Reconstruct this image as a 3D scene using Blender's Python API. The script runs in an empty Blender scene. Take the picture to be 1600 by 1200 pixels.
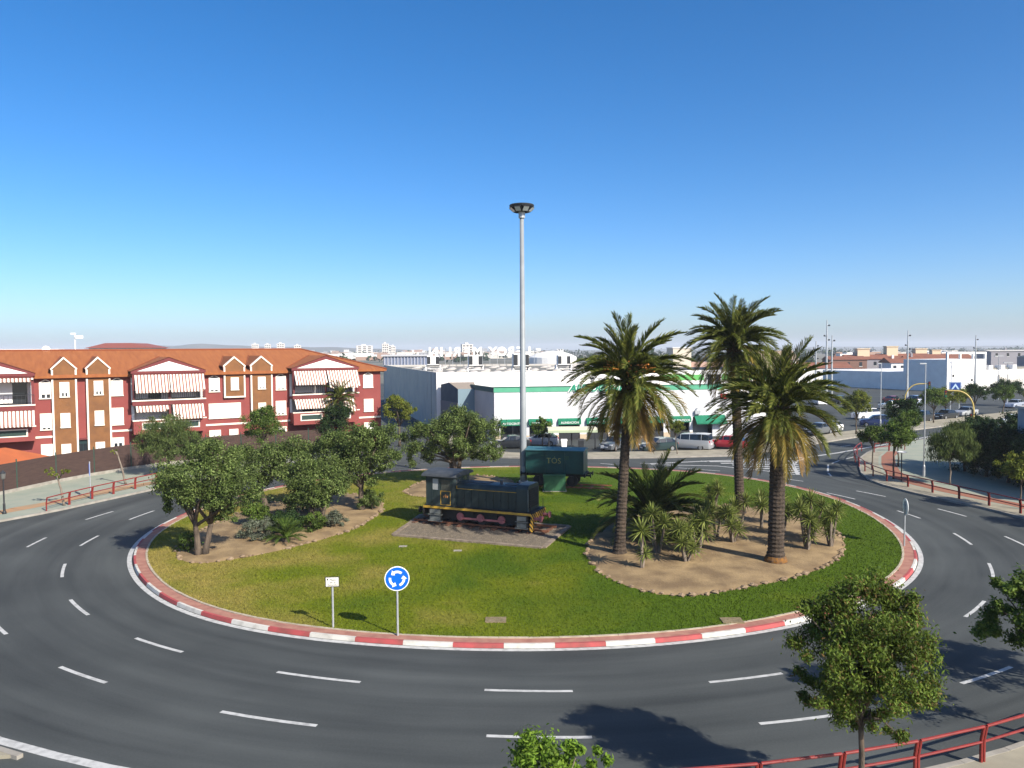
import bpy, math, random
import numpy as np
from math import radians as R, sin, cos, pi, hypot, atan2
from mathutils import Matrix, Vector, Euler

sc = bpy.context.scene
col = sc.collection
rng = random.Random(7)

# ------------------------------------------------------------------ camera, sky, sun, exposure
cam = bpy.data.cameras.new("camera")
cam.sensor_width = 36.0
cam.lens = 36.0 * 1205.0 / 1600.0
cam.clip_start = 0.2
cam.clip_end = 30000
cam_o = bpy.data.objects.new("camera", cam)
col.objects.link(cam_o)
cam_o.matrix_world = (Matrix.Translation((0, 0, 11.0)) @ Matrix.Rotation(R(90 - 2.525), 4, 'X')
                      @ Matrix.Rotation(R(-0.4), 4, 'Z'))
sc.camera = cam_o

SUN_EL, SUN_AZ = 35.5, 135.0          # azimuth clockwise from +Y
world = bpy.data.worlds.new("World")
sc.world = world
world.use_nodes = True
wn = world.node_tree
sky = wn.nodes.new("ShaderNodeTexSky")
sky.sky_type = 'NISHITA'
sky.sun_disc = False
sky.sun_elevation = R(SUN_EL)
sky.sun_rotation = R(SUN_AZ)
sky.altitude = 0
sky.air_density = 0.68
sky.dust_density = 1.3
sky.ozone_density = 3.2
bg = wn.nodes["Background"]
bg.inputs[1].default_value = 0.116
hs = wn.nodes.new("ShaderNodeHueSaturation")
hs.inputs['Saturation'].default_value = 1.33
wn.links.new(sky.outputs[0], hs.inputs['Color'])
wn.links.new(hs.outputs[0], bg.inputs[0])

sun = bpy.data.lights.new("sun", 'SUN')
sun.energy = 5.0
sun.angle = R(0.53)
sun.color = (1.0, 0.93, 0.82)
sun_o = bpy.data.objects.new("sun", sun)
col.objects.link(sun_o)
sd = Vector((sin(R(SUN_AZ)) * cos(R(SUN_EL)), cos(R(SUN_AZ)) * cos(R(SUN_EL)), sin(R(SUN_EL))))
sun_o.rotation_euler = sd.to_track_quat('Z', 'Y').to_euler()
sun_o.location = sd * 200

sc.view_settings.view_transform = 'Standard'
sc.view_settings.look = 'None'
sc.view_settings.gamma = 1
sc.view_settings.exposure = 0.78

# ------------------------------------------------------------------ materials
MATS = {}

def _new(name):
    m = bpy.data.materials.new(name)
    m.use_nodes = True
    nt = m.node_tree
    return m, nt, nt.nodes["Principled BSDF"]

def mat(name, c, rough=0.8, c2=None, scale=3.0, detail=4.0, bump=0.0, bscale=30.0, metal=0.0, spec=0.4, lo=0.35, hi=0.65,
        stretch=None, coat=0.0):
    """plain colour, optionally mottled between c and c2 by noise in object space, with fine bump"""
    if name in MATS:
        return MATS[name]
    m, nt, p = _new(name)
    p.inputs['Roughness'].default_value = rough
    p.inputs['Metallic'].default_value = metal
    p.inputs['Specular IOR Level'].default_value = spec
    p.inputs['Coat Weight'].default_value = coat
    p.inputs['Base Color'].default_value = (*c, 1)
    N = nt.nodes.new
    tc = N("ShaderNodeTexCoord")
    vec = tc.outputs['Object']
    if stretch:
        mp = N("ShaderNodeMapping")
        mp.inputs['Scale'].default_value = stretch
        nt.links.new(vec, mp.inputs[0])
        vec = mp.outputs[0]
    if c2 is not None:
        nz = N("ShaderNodeTexNoise")
        nz.inputs['Scale'].default_value = scale
        nz.inputs['Detail'].default_value = detail
        nt.links.new(vec, nz.inputs['Vector'])
        rp = N("ShaderNodeValToRGB")
        rp.color_ramp.elements[0].position = lo
        rp.color_ramp.elements[1].position = hi
        rp.color_ramp.elements[0].color = (*c, 1)
        rp.color_ramp.elements[1].color = (*c2, 1)
        nt.links.new(nz.outputs['Fac'], rp.inputs[0])
        nt.links.new(rp.outputs[0], p.inputs['Base Color'])
    if bump:
        nb = N("ShaderNodeTexNoise")
        nb.inputs['Scale'].default_value = bscale
        nb.inputs['Detail'].default_value = 3
        nt.links.new(vec, nb.inputs['Vector'])
        b = N("ShaderNodeBump")
        b.inputs['Strength'].default_value = bump
        b.inputs['Distance'].default_value = 0.05
        nt.links.new(nb.outputs['Fac'], b.inputs['Height'])
        nt.links.new(b.outputs[0], p.inputs['Normal'])
    MATS[name] = m
    return m

def leafmat(name, cols, trans=0.3, rough=0.55):
    """foliage: colour per leaf, some light through it"""
    if name in MATS:
        return MATS[name]
    m, nt, p = _new(name)
    N = nt.nodes.new
    g = N("ShaderNodeNewGeometry")
    rp = N("ShaderNodeValToRGB")
    el = rp.color_ramp.elements
    el[0].position = 0
    el[0].color = (*cols[0], 1)
    el[1].position = 1
    el[1].color = (*cols[-1], 1)
    for i, c in enumerate(cols[1:-1]):
        e = el.new((i + 1) / (len(cols) - 1))
        e.color = (*c, 1)
    nt.links.new(g.outputs['Random Per Island'], rp.inputs[0])
    # random darker and paler clumps: slow variation through the crown
    nz = N("ShaderNodeTexNoise")
    nz.inputs['Scale'].default_value = 1.3
    nz.inputs['Detail'].default_value = 2
    nt.links.new(g.outputs['Position'], nz.inputs['Vector'])
    mr = N("ShaderNodeMapRange")
    mr.inputs[1].default_value, mr.inputs[2].default_value = 0.32, 0.68
    mr.inputs[3].default_value, mr.inputs[4].default_value = 0.55, 1.4
    nt.links.new(nz.outputs['Fac'], mr.inputs[0])
    vm = N("ShaderNodeVectorMath")
    vm.operation = 'SCALE'
    nt.links.new(rp.outputs[0], vm.inputs[0])
    nt.links.new(mr.outputs[0], vm.inputs['Scale'])
    nt.links.new(vm.outputs[0], p.inputs['Base Color'])
    p.inputs['Roughness'].default_value = rough
    p.inputs['Specular IOR Level'].default_value = 0.12
    t = N("ShaderNodeBsdfTranslucent")
    nt.links.new(vm.outputs[0], t.inputs[0])
    mx = N("ShaderNodeMixShader")
    mx.inputs[0].default_value = trans
    nt.links.new(p.outputs[0], mx.inputs[1])
    nt.links.new(t.outputs[0], mx.inputs[2])
    nt.links.new(mx.outputs[0], nt.nodes['Material Output'].inputs[0])
    MATS[name] = m
    return m

def glassmat(name, c, rough=0.08):
    return mat(name, c, rough=rough, spec=0.8)

def asphalt_mat():
    m, nt, p = _new("asphalt")
    N, L = nt.nodes.new, nt.links.new
    g = N("ShaderNodeNewGeometry")
    # polar coordinates about the roundabout centre, so that worn lanes run round it
    sep = N("ShaderNodeSeparateXYZ")
    L(g.outputs['Position'], sep.inputs[0])
    def math_(op, a, b=None):
        n = N("ShaderNodeMath")
        n.operation = op
        for i, v in enumerate((a, b)):
            if v is None:
                continue
            if isinstance(v, (int, float)):
                n.inputs[i].default_value = v
            else:
                L(v, n.inputs[i])
        return n.outputs[0]
    dx = math_('SUBTRACT', sep.outputs[0], 0.58)
    dy = math_('SUBTRACT', sep.outputs[1], 50.36)
    rad = math_('SQRT', math_('ADD', math_('MULTIPLY', dx, dx), math_('MULTIPLY', dy, dy)))
    ang = math_('ARCTAN2', dy, dx)
    cmb = N("ShaderNodeCombineXYZ")
    L(math_('MULTIPLY', rad, 0.9), cmb.inputs[0])
    L(math_('MULTIPLY', ang, 1.6), cmb.inputs[1])
    n1 = N("ShaderNodeTexNoise")
    n1.inputs['Scale'].default_value = 1.0
    n1.inputs['Detail'].default_value = 5
    n1.inputs['Roughness'].default_value = 0.55
    L(cmb.outputs[0], n1.inputs['Vector'])
    n2 = N("ShaderNodeTexNoise")
    n2.inputs['Scale'].default_value = 0.16
    n2.inputs['Detail'].default_value = 6
    L(g.outputs['Position'], n2.inputs['Vector'])
    n3 = N("ShaderNodeTexNoise")
    n3.inputs['Scale'].default_value = 14
    n3.inputs['Detail'].default_value = 3
    L(g.outputs['Position'], n3.inputs['Vector'])
    f = math_('ADD', math_('MULTIPLY', n1.outputs['Fac'], 0.5), math_('MULTIPLY', n2.outputs['Fac'], 0.35))
    f = math_('ADD', f, math_('MULTIPLY', n3.outputs['Fac'], 0.15))
    # wheel tracks polished darker, dust gathered between them
    wv = math_('SINE', math_('MULTIPLY', rad, 4.1))
    f = math_('ADD', f, math_('MULTIPLY', wv, 0.007))
    nd = N("ShaderNodeTexNoise")
    nd.inputs['Scale'].default_value = 0.75
    nd.inputs['Detail'].default_value = 7
    nd.inputs['Distortion'].default_value = 0.6
    L(cmb.outputs[0], nd.inputs['Vector'])
    band = math_('SUBTRACT', 1.0, math_('ABSOLUTE', math_('MULTIPLY', math_('SUBTRACT', rad, 31.2), 0.9)))
    band = math_('MAXIMUM', band, 0.0)
    dust = math_('MULTIPLY', band, math_('MAXIMUM', math_('MULTIPLY', math_('SUBTRACT', nd.outputs['Fac'], 0.40), 2.6), 0.0))
    f = math_('ADD', f, math_('MULTIPLY', dust, 0.26))
    rp = N("ShaderNodeValToRGB")
    rp.color_ramp.elements[0].position = 0.35
    rp.color_ramp.elements[0].color = (0.027, 0.031, 0.031, 1)
    rp.color_ramp.elements[1].position = 0.66
    rp.color_ramp.elements[1].color = (0.071, 0.078, 0.075, 1)
    ed = rp.color_ramp.elements.new(0.86)
    ed.color = (0.15, 0.14, 0.115, 1)
    L(f, rp.inputs[0])
    L(rp.outputs[0], p.inputs['Base Color'])
    p.inputs['Roughness'].default_value = 0.85
    p.inputs['Specular IOR Level'].default_value = 0.3
    b = N("ShaderNodeBump")
    b.inputs['Strength'].default_value = 0.25
    b.inputs['Distance'].default_value = 0.02
    n4 = N("ShaderNodeTexNoise")
    n4.inputs['Scale'].default_value = 60
    L(g.outputs['Position'], n4.inputs['Vector'])
    L(n4.outputs['Fac'], b.inputs['Height'])
    L(b.outputs[0], p.inputs['Normal'])
    return m

ASPHALT = asphalt_mat()
M_paint = mat("road_paint", (0.44, 0.44, 0.42), 0.7, (0.22, 0.22, 0.21), 4, 8, lo=0.45, hi=0.8)
M_pav_sand = mat("pavement_sand", (0.30, 0.27, 0.20), 0.9, (0.22, 0.20, 0.15), 0.9, 6, bump=0.2)
M_pav_green = mat("pavement_green", (0.22, 0.25, 0.20), 0.9, (0.27, 0.28, 0.22), 0.6, 6, bump=0.15)
M_kerb = mat("kerb_concrete", (0.30, 0.28, 0.24), 0.9, (0.22, 0.20, 0.17), 2, 5)
M_red_kerb = mat("kerb_red", (0.36, 0.065, 0.065), 0.75, (0.20, 0.06, 0.05), 2.2, 9, lo=.42, hi=.78)
M_white_kerb = mat("kerb_white", (0.52, 0.50, 0.45), 0.75, (0.26, 0.24, 0.20), 2.2, 9, lo=0.45, hi=0.85)
M_apron = mat("red_paving", (0.26, 0.115, 0.085), 0.9, (0.34, 0.17, 0.12), 2.5, 6, bump=0.2)
M_edge = mat("pale_edging", (0.42, 0.36, 0.27), 0.9, (0.30, 0.25, 0.18), 3, 5)
M_soil = mat("dry_soil", (0.27, 0.19, 0.095), 0.95, (0.15, 0.10, 0.05), 0.9, 10, bump=0.6, bscale=9)
M_stone = mat("edging_stone", (0.26, 0.19, 0.12), 0.9, (0.17, 0.115, 0.07), 4, 5, bump=0.4)
M_gravel = mat("gravel", (0.19, 0.155, 0.11), 0.95, (0.085, 0.068, 0.048), 14, 3, bump=0.8, bscale=25)
M_steel = mat("galvanised", (0.42, 0.44, 0.45), 0.45, (0.34, 0.36, 0.37), 3, 4, metal=0.35)
M_dark = mat("dark_metal", (0.02, 0.022, 0.025), 0.5)
M_redrail = mat("red_rail_paint", (0.21, 0.022, 0.018), 0.45, (0.15, 0.018, 0.015), 5, 5)
M_white = mat("white_paint", (0.80, 0.79, 0.76), 0.6)
M_bark = mat("bark", (0.12, 0.09, 0.065), 0.95, (0.05, 0.038, 0.028), 5, 6, bump=0.9, bscale=14, stretch=(1, 1, 0.3))
M_bark_pale = mat("pale_bark", (0.22, 0.18, 0.14), 0.95, (0.11, 0.085, 0.065), 5, 6, bump=0.9, bscale=14, stretch=(1, 1, 0.3))
M_palmbark = mat("palm_bark", (0.070, 0.050, 0.034), 0.95, (0.026, 0.019, 0.014), 6, 6, bump=1.0, bscale=10, stretch=(1, 1, 1.6))

# ------------------------------------------------------------------ mesh building
class MB:
    def __init__(s):
        s.v, s.f, s.m = [], [], []

    def face(s, pts, mi=0):
        n = len(s.v)
        s.v += [tuple(p) for p in pts]
        s.f.append(tuple(range(n, n + len(pts))))
        s.m.append(mi)
        return s

    def hexa(s, b, t, mi=0):
        """b, t: equal rings of points, bottom and top"""
        n, k = len(s.v), len(b)
        s.v += [tuple(p) for p in b] + [tuple(p) for p in t]
        s.f.append(tuple(n + i for i in reversed(range(k))))
        s.f.append(tuple(n + k + i for i in range(k)))
        for i in range(k):
            j = (i + 1) % k
            s.f.append((n + i, n + j, n + k + j, n + k + i))
        s.m += [mi] * (k + 2)
        return s

    def box(s, x0, x1, y0, y1, z0, z1, mi=0):
        q = [(x0, y0), (x1, y0), (x1, y1), (x0, y1)]
        return s.hexa([(a, b, z0) for a, b in q], [(a, b, z1) for a, b in q], mi)

    def prism(s, poly, z0, z1, mi=0):
        return s.hexa([(a, b, z0) for a, b in poly], [(a, b, z1) for a, b in poly], mi)

    def slab(s, ring, y0, y1, mi=0):
        """ring of (x, z) pushed from y0 to y1"""
        return s.hexa([(a, y1, b) for a, b in ring], [(a, y0, b) for a, b in ring], mi)

    def slabx(s, ring, x0, x1, mi=0):
        """ring of (y, z) pushed from x0 to x1"""
        return s.hexa([(x0, a, b) for a, b in ring], [(x1, a, b) for a, b in ring], mi)

    def tube(s, pts, rad, n=6, mi=0, cap=True):
        pts = [Vector(p) for p in pts]
        if isinstance(rad, (int, float)):
            rad = [rad] * len(pts)
        b0 = len(s.v)
        t = (pts[1] - pts[0]).normalized()
        u = t.orthogonal().normalized()
        for i, p in enumerate(pts):
            if i == 0:
                d = pts[1] - pts[0]
            elif i == len(pts) - 1:
                d = pts[-1] - pts[-2]
            else:
                d = pts[i + 1] - pts[i - 1]
            d.normalize()
            u = (u - d * u.dot(d)).normalized()
            w = d.cross(u)
            for k in range(n):
                a = 2 * pi * k / n
                s.v.append(tuple(p + (u * cos(a) + w * sin(a)) * rad[i]))
        for i in range(len(pts) - 1):
            for k in range(n):
                a, b = b0 + i * n + k, b0 + i * n + (k + 1) % n
                s.f.append((a, b, b + n, a + n))
                s.m.append(mi)
        if cap:
            s.f.append(tuple(b0 + k for k in reversed(range(n))))
            s.f.append(tuple(b0 + (len(pts) - 1) * n + k for k in range(n)))
            s.m += [mi, mi]
        return s

    def cyl(s, p0, p1, r0, r1=None, n=12, mi=0):
        return s.tube([p0, p1], [r0, r0 if r1 is None else r1], n, mi)

    def lathe(s, prof, n=16, c=(0, 0, 0), mi=0):
        b0 = len(s.v)
        for r, z in prof:
            for k in range(n):
                a = 2 * pi * k / n
                s.v.append((c[0] + r * cos(a), c[1] + r * sin(a), c[2] + z))
        for i in range(len(prof) - 1):
            for k in range(n):
                a, b = b0 + i * n + k, b0 + i * n + (k + 1) % n
                s.f.append((a, b, b + n, a + n))
                s.m.append(mi)
        s.f.append(tuple(b0 + k for k in reversed(range(n))))
        s.f.append(tuple(b0 + (len(prof) - 1) * n + k for k in range(n)))
        s.m += [mi, mi]
        return s

    def mesh(s, name, mats, smooth=False):
        me = bpy.data.meshes.new(name)
        me.from_pydata(s.v, [], s.f)
        for m in (mats if isinstance(mats, (list, tuple)) else [mats]):
            me.materials.append(m)
        me.polygons.foreach_set('material_index', s.m)
        if smooth:
            me.polygons.foreach_set('use_smooth', [True] * len(s.f))
        me.update()
        return me

    def part(s, name, mats, parent=None, smooth=False, **kw):
        return link(name, s.mesh(name, mats, smooth), parent, **kw)

def link(name, data, parent=None, loc=None, rz=None):
    o = bpy.data.objects.new(name, data)
    col.objects.link(o)
    if parent is not None:
        o.parent = parent
    if loc:
        o.location = loc
    if rz is not None:
        o.rotation_euler = (0, 0, rz)
    return o

def tag(o, label=None, cat=None, group=None, kind=None):
    if label:
        o['label'] = label
    if cat:
        o['category'] = cat
    if group:
        o['group'] = group
    if kind:
        o['kind'] = kind
    return o

def thing(name, label, cat, loc=(0, 0, 0), rz=0.0, group=None):
    return tag(link(name, None, None, loc, rz), label, cat, group)

def struct(o, label=None):
    o['kind'] = 'structure'
    if label:
        o['label'] = label
    return o

def smooth_angle(o, deg=40):
    me = o.data
    me.polygons.foreach_set('use_smooth', [True] * len(me.polygons))
    try:
        me.set_sharp_from_angle(angle=R(deg))
    except Exception:
        pass
    return o

def bevel(o, w=0.03, seg=2):
    b = o.modifiers.new("bevel", 'BEVEL')
    b.width = w
    b.segments = seg
    b.limit_method = 'ANGLE'
    b.angle_limit = R(35)
    return o

def copy_tree(root, loc, rz=0.0, label=None, sc_=1.0):
    r = root.copy()
    col.objects.link(r)
    r.location = loc
    r.rotation_euler = (0, 0, rz)
    r.scale = (sc_,) * 3
    if label:
        r['label'] = label
    for ch in list(root.children):
        c = ch.copy()
        col.objects.link(c)
        c.parent = r
        for g in list(ch.children):
            d = g.copy()
            col.objects.link(d)
            d.parent = c
    return r

def text_mesh(txt, size, depth, mirror=False, name="lettering", align='CENTER', shear=0.0, bold=0.0, space=1.0):
    """flat lettering in the XZ plane facing -Y, converted to a mesh"""
    cu = bpy.data.curves.new(name, 'FONT')
    cu.body = txt
    cu.size = size
    cu.extrude = depth / 2
    cu.align_x = align
    cu.align_y = 'CENTER'
    cu.shear = shear
    cu.offset = bold
    cu.space_character = space
    cu.resolution_u = 3
    o = bpy.data.objects.new(name, cu)
    col.objects.link(o)
    dg = bpy.context.evaluated_depsgraph_get()
    me = bpy.data.meshes.new_from_object(o.evaluated_get(dg))
    bpy.data.objects.remove(o)
    me.transform(Matrix.Rotation(R(90), 4, 'X'))
    if mirror:
        me.transform(Matrix.Scale(-1, 4, (1, 0, 0)))
        me.flip_normals()
    me.materials.clear()
    return me

# ------------------------------------------------------------------ roundabout geometry (metres, world)
CX, CY = 0.58, 50.36
LINE_TAB = [(-180, 23.1), (-162, 23.35), (-146, 23.2), (-134, 23.35), (-123, 23.35), (-114, 23.05), (-104, 22.72), (-90, 22.6),
            (-80, 22.7), (-64, 22.9), (-41, 23.3), (-28, 23.4), (-19, 23.3), (-3, 23.35), (16, 24.0), (33, 24.4), (47, 24.0),
            (66, 22.3), (90, 21.7), (110, 22.0), (130, 22.6), (155, 23.0), (180, 23.1)]
_a = np.array([t[0] for t in LINE_TAB], float)
_r = np.array([t[1] for t in LINE_TAB], float)
_aa = np.arange(-180, 180, 1.0)
_rr = np.interp(_aa, _a, _r)
for _ in range(3):
    _rr = sum(np.roll(_rr, k) for k in range(-6, 7)) / 13.0

def RL(deg):
    d = (deg + 180) % 360 - 180
    return float(np.interp(d, np.append(_aa, 180), np.append(_rr, _rr[0])))

def pol(r, deg):
    return (CX + r * cos(R(deg)), CY + r * sin(R(deg)))

def ring_strip(mb, in0, in1, z, a0=0, a1=360, step=2.0, z1=None, mi=0):
    """flat strip between RL-in1 (inside) and RL-in0 (outside)"""
    n = max(1, int(round((a1 - a0) / step)))
    for i in range(n):
        p, q = a0 + (a1 - a0) * i / n, a0 + (a1 - a0) * (i + 1) / n
        pts = [pol(RL(p) - in1, p), pol(RL(p) - in0, p), pol(RL(q) - in0, q), pol(RL(q) - in1, q)]
        if z1 is None:
            mb.face([(a, b, z) for a, b in pts], mi)
        else:
            mb.prism(pts, z, z1, mi)
    return mb

def inpoly(x, y, poly):
    x, y = np.asarray(x), np.asarray(y)
    ins = np.zeros(x.shape, bool)
    n = len(poly)
    j = n - 1
    for i in range(n):
        xi, yi = poly[i]
        xj, yj = poly[j]
        c = ((yi > y) != (yj > y)) & (x < (xj - xi) * (y - yi) / ((yj - yi) or 1e-9) + xi)
        ins ^= c
        j = i
    return ins

def smooth_poly(pts, it=2):
    for _ in range(it):
        out = []
        n = len(pts)
        for i in range(n):
            a, b = pts[i], pts[(i + 1) % n]
            out.append((a[0] * .75 + b[0] * .25, a[1] * .75 + b[1] * .25))
            out.append((a[0] * .25 + b[0] * .75, a[1] * .25 + b[1] * .75))
        pts = out
    return pts

# ------------------------------------------------------------------ terrain, road, pavements
def terrain_mat():
    m, nt, p = _new("dry_marsh_land")
    N, L = nt.nodes.new, nt.links.new
    g = N("ShaderNodeNewGeometry")
    n1 = N("ShaderNodeTexNoise")
    n1.inputs['Scale'].default_value = 0.006
    n1.inputs['Detail'].default_value = 10
    L(g.outputs['Position'], n1.inputs['Vector'])
    rp = N("ShaderNodeValToRGB")
    e = rp.color_ramp.elements
    e[0].position, e[0].color = 0.35, (0.06, 0.065, 0.05, 1)
    e[1].position, e[1].color = 0.68, (0.19, 0.165, 0.125, 1)
    x = e.new(0.5)
    x.color = (0.12, 0.115, 0.085, 1)
    L(n1.outputs['Fac'], rp.inputs[0])
    L(rp.outputs[0], p.inputs['Base Color'])
    p.inputs['Roughness'].default_value = 0.95
    return m

M_land = terrain_mat()
mb = MB()
for i in range(-8, 8):
    for j in range(-1, 12):
        mb.face([(i * 2000, j * 1700, -0.06), (i * 2000 + 2000, j * 1700, -0.06), (i * 2000 + 2000, j * 1700 + 1700, -0.06),
                 (i * 2000, j * 1700 + 1700, -0.06)])
struct(mb.part("ground", M_land))
mb = MB()
mb.face([(-140, -30, 0), (220, -30, 0), (220, 260, 0), (-140, 260, 0)])
road = struct(mb.part("road", ASPHALT))

def mark(pts_poly, z=0.005, name="lane_marking"):
    return MB().face([(a, b, z) for a, b in pts_poly]).part(name, M_paint, road)

def dash(p, q, w=0.15, bow=0.0):
    """painted dash from p to q, bowed round the roundabout"""
    (ax, ay), (bx, by) = p, q
    ra, rb = hypot(ax - CX, ay - CY), hypot(bx - CX, by - CY)
    ta, tb = atan2(ay - CY, ax - CX), atan2(by - CY, bx - CX)
    if bow:
        if tb - ta > pi:
            tb -= 2 * pi
        if ta - tb > pi:
            tb += 2 * pi
        if tb < ta:
            ta, tb, ra, rb = tb, ta, rb, ra
        mb = MB()
        n = 6
        for i in range(n):
            t0, t1 = i / n, (i + 1) / n
            a0, a1 = ta + (tb - ta) * t0, ta + (tb - ta) * t1
            r0, r1 = ra + (rb - ra) * t0, ra + (rb - ra) * t1
            c = lambda r, a: (CX + r * cos(a), CY + r * sin(a), 0.005)
            mb.face([c(r0 - w / 2, a0), c(r0 + w / 2, a0), c(r1 + w / 2, a1), c(r1 - w / 2, a1)])
        return mb.part("lane_marking", M_paint, road)
    d = Vector((bx - ax, by - ay))
    d.normalize()
    n = Vector((-d.y, d.x)) * w / 2
    return mark([(ax - n.x, ay - n.y), (bx - n.x, by - n.y), (bx + n.x, by + n.y), (ax + n.x, ay + n.y)])

DASHES = [
(-0.96, 24.53, 1.89, 24.4, 0.15, 1.0),
    (-8.14, 26.05, -5.11, 25.18, 0.15, 1.0),
    (-14.58, 29.29, -12.17, 27.86, 0.15, 1.0),
    (-19.78, 33.98, -17.87, 31.95, 0.15, 1.0),
    (-22.17, 37.44, -23.41, 39.85, 0.15, 1.0),
    (-24.72, 43.58, -24.97, 46.01, 0.15, 1.0),
    (-25.29, 50.41, -24.96, 53.23, 0.15, 1.0),
    (6.44, 24.99, 9.08, 25.65, 0.15, 1.0),
    (18.4, 30.98, 20.39, 32.94, 0.15, 1.0),
    (22.91, 36.37, 24.18, 38.77, 0.15, 1.0),
    (25.51, 42.47, 26.05, 45.16, 0.15, 1.0),
    (26.19, 49.15, 25.9, 51.53, 0.15, 1.0),
    (24.86, 55.58, 23.85, 58.13, 0.15, 1.0),
    (22.37, 62.42, 19.97, 63.75, 0.15, 1.0),
    (-0.8, 21.55, 2.2, 21.43, 0.15, 1.0),
    (-8.98, 23.15, -5.81, 22.22, 0.15, 1.0),
    (-15.93, 26.61, -13.61, 25.27, 0.15, 1.0),
    (-21.33, 31.18, -19.9, 29.79, 0.15, 1.0),
    (-27.62, 43.37, -27.89, 45.62, 0.15, 1.0),
    (-28.21, 50.5, -27.75, 53.11, 0.15, 1.0),
    (7.19, 22.15, 9.51, 22.63, 0.15, 1.0),
    (14.63, 24.76, 17.09, 26.05, 0.15, 1.0),
    (28.53, 44.31, 28.08, 40.91, 0.15, 1.0),
    (29.43, 49.61, 28.91, 52.05, 0.15, 1.0),
    (27.51, 56.46, 26.4, 58.83, 0.15, 1.0),
    (20.53, 29.09, 22.53, 31.2, 0.15, 1.0),
    (21.95, 72.21, 23.47, 73.79, 0.16, 0.0),
    (24.65, 75.9, 25.88, 76.75, 0.16, 0.0),
    (36.46, 85.35, 38.19, 86.7, 0.16, 0.0),
    (33.02, 75.94, 34.59, 77.46, 0.16, 0.0),
    (30.43, 73.04, 31.94, 74.88, 0.16, 0.0),
    (29.74, 72.25, 28.01, 68.12, 0.16, 0.0),
    (27.76, 67.42, 27.33, 65.71, 0.16, 0.0),
    (65.45, 107.72, 67.58, 109.44, 0.16, 0.0),
    (69.93, 110.71, 71.84, 112.55, 0.16, 0.0),
    (8.48, 74.08, 9.72, 73.19, 0.16, 0.0),
    (12.28, 73.9, 13.43, 73.43, 0.16, 0.0),
    (15.34, 70.94, 18.64, 68.9, 0.16, 0.0),
    (22.87, 64.58, 23.99, 63.27, 0.16, 0.0),
    (18.88, 74.65, 18.49, 75.32, 0.16, 0.0),
    (4.82, 73.01, 6.0, 72.55, 0.16, 0.0),
]
for d in DASHES:
    dash((d[0], d[1]), (d[2], d[3]), d[4], d[5])

def polyline_strip(pts, w, name="edge_line", z=0.0055):
    mb = MB()
    P = [Vector(p) for p in pts]
    L, Rr = [], []
    for i, p in enumerate(P):
        d = (P[min(i + 1, len(P) - 1)] - P[max(i - 1, 0)]).normalized()
        n = Vector((-d.y, d.x)) * w / 2
        L.append(p + n)
        Rr.append(p - n)
    for i in range(len(P) - 1):
        mb.face([(*Rr[i], z), (*Rr[i + 1], z), (*L[i + 1], z), (*L[i], z)])
    return mb.part(name, M_paint, road)

# white line round the island
ml = MB()
ring_strip(ml, 0.0, 0.23, 0.006, -180, 180, 1.5)
ml.part("edge_line", M_paint, road)
# edge line bottom left and along the southern kerb
polyline_strip([(-17.5, 22.9), (-14.7, 21.5), (-12.6, 20.65), (-10.8, 20.0), (-8.6, 19.35)], 0.30)
# hatched gore between the two eastern roads, and its border lines
G_top = [(13.2, 73.6), (19.8, 75.3), (26.0, 76.1), (29.6, 77.2), (34.0, 80.3), (38.0, 83.6), (52.0, 95.0), (75.0, 113.5)]
polyline_strip(G_top, 0.35)
polyline_strip([(13.2, 73.0), (19.2, 71.9), (22.5, 69.0), (24.6, 66.7)], 0.25)
polyline_strip([(29.6, 77.0), (27.6, 74.6), (26.3, 72.0), (25.6, 69.4), (24.8, 66.6)], 0.35)
for k in range(7):
    t = k / 7.0
    y0 = 67.6 + 8.0 * t
    x1 = 25.3 + 2.6 * t
    x0 = max(23.9 - 5.5 * t, 16 + 2 * t)
    mark([(x0, y0), (x1, y0), (x1 + 0.4, y0 + 0.5), (x0, y0 + 0.5)], 0.0065, "hatch_marking")

M_tyremark = mat("tyre_rubber", (.022, .023, .024), .8, (.034, .036, .036), 3, 6)
def tyre_mark(pts, w=.22):
    o = polyline_strip(pts, w, "tyre_mark", 0.0035)
    o.data.materials.clear()
    o.data.materials.append(M_tyremark)
tyre_mark([(29.0, 59.6), (28.3, 62.0), (28.0, 64.5), (28.3, 67.2), (29.3, 70.2), (30.8, 73.2), (32.8, 76.2)])
tyre_mark([(28.0, 60.6), (27.0, 62.8), (26.7, 65.2), (26.9, 68.0), (27.9, 71.2), (29.4, 74.3)])

def pavement(name, kerb, back, m, z=0.13, label=None):
    """raised slab with a kerbstone band along the kerb edge"""
    mb = MB()
    mb.prism(kerb + back, -0.05, z)
    o = struct(mb.part(name, m), label)
    P = [Vector(p) for p in kerb]
    kb = MB()
    area = sum(a[0] * b[1] - b[0] * a[1] for a, b in zip(kerb + back, (kerb + back)[1:] + (kerb + back)[:1]))
    sgn = 1 if area > 0 else -1
    # kerbstones of about 1 m, each its own piece
    for i in range(len(P) - 1):
        d = P[i + 1] - P[i]
        n = max(1, int(d.length / 4.0))
        nn = Vector((-d.y, d.x)).normalized() * sgn
        for k in range(n):
            a = P[i] + d * (k / n)
            b = P[i] + d * ((k + 1) / n - 0.01 / max(d.length, 1))
            q = [a - nn * 0.02, b - nn * 0.02, b + nn * 0.16, a + nn * 0.16]
            if sgn < 0:
                q = q[::-1]
            MB().prism([(v.x, v.y) for v in q], -0.04, z + 0.012 + rng.uniform(-.004, .004)).part("kerb_stone", M_kerb, o)
    return o

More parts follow.
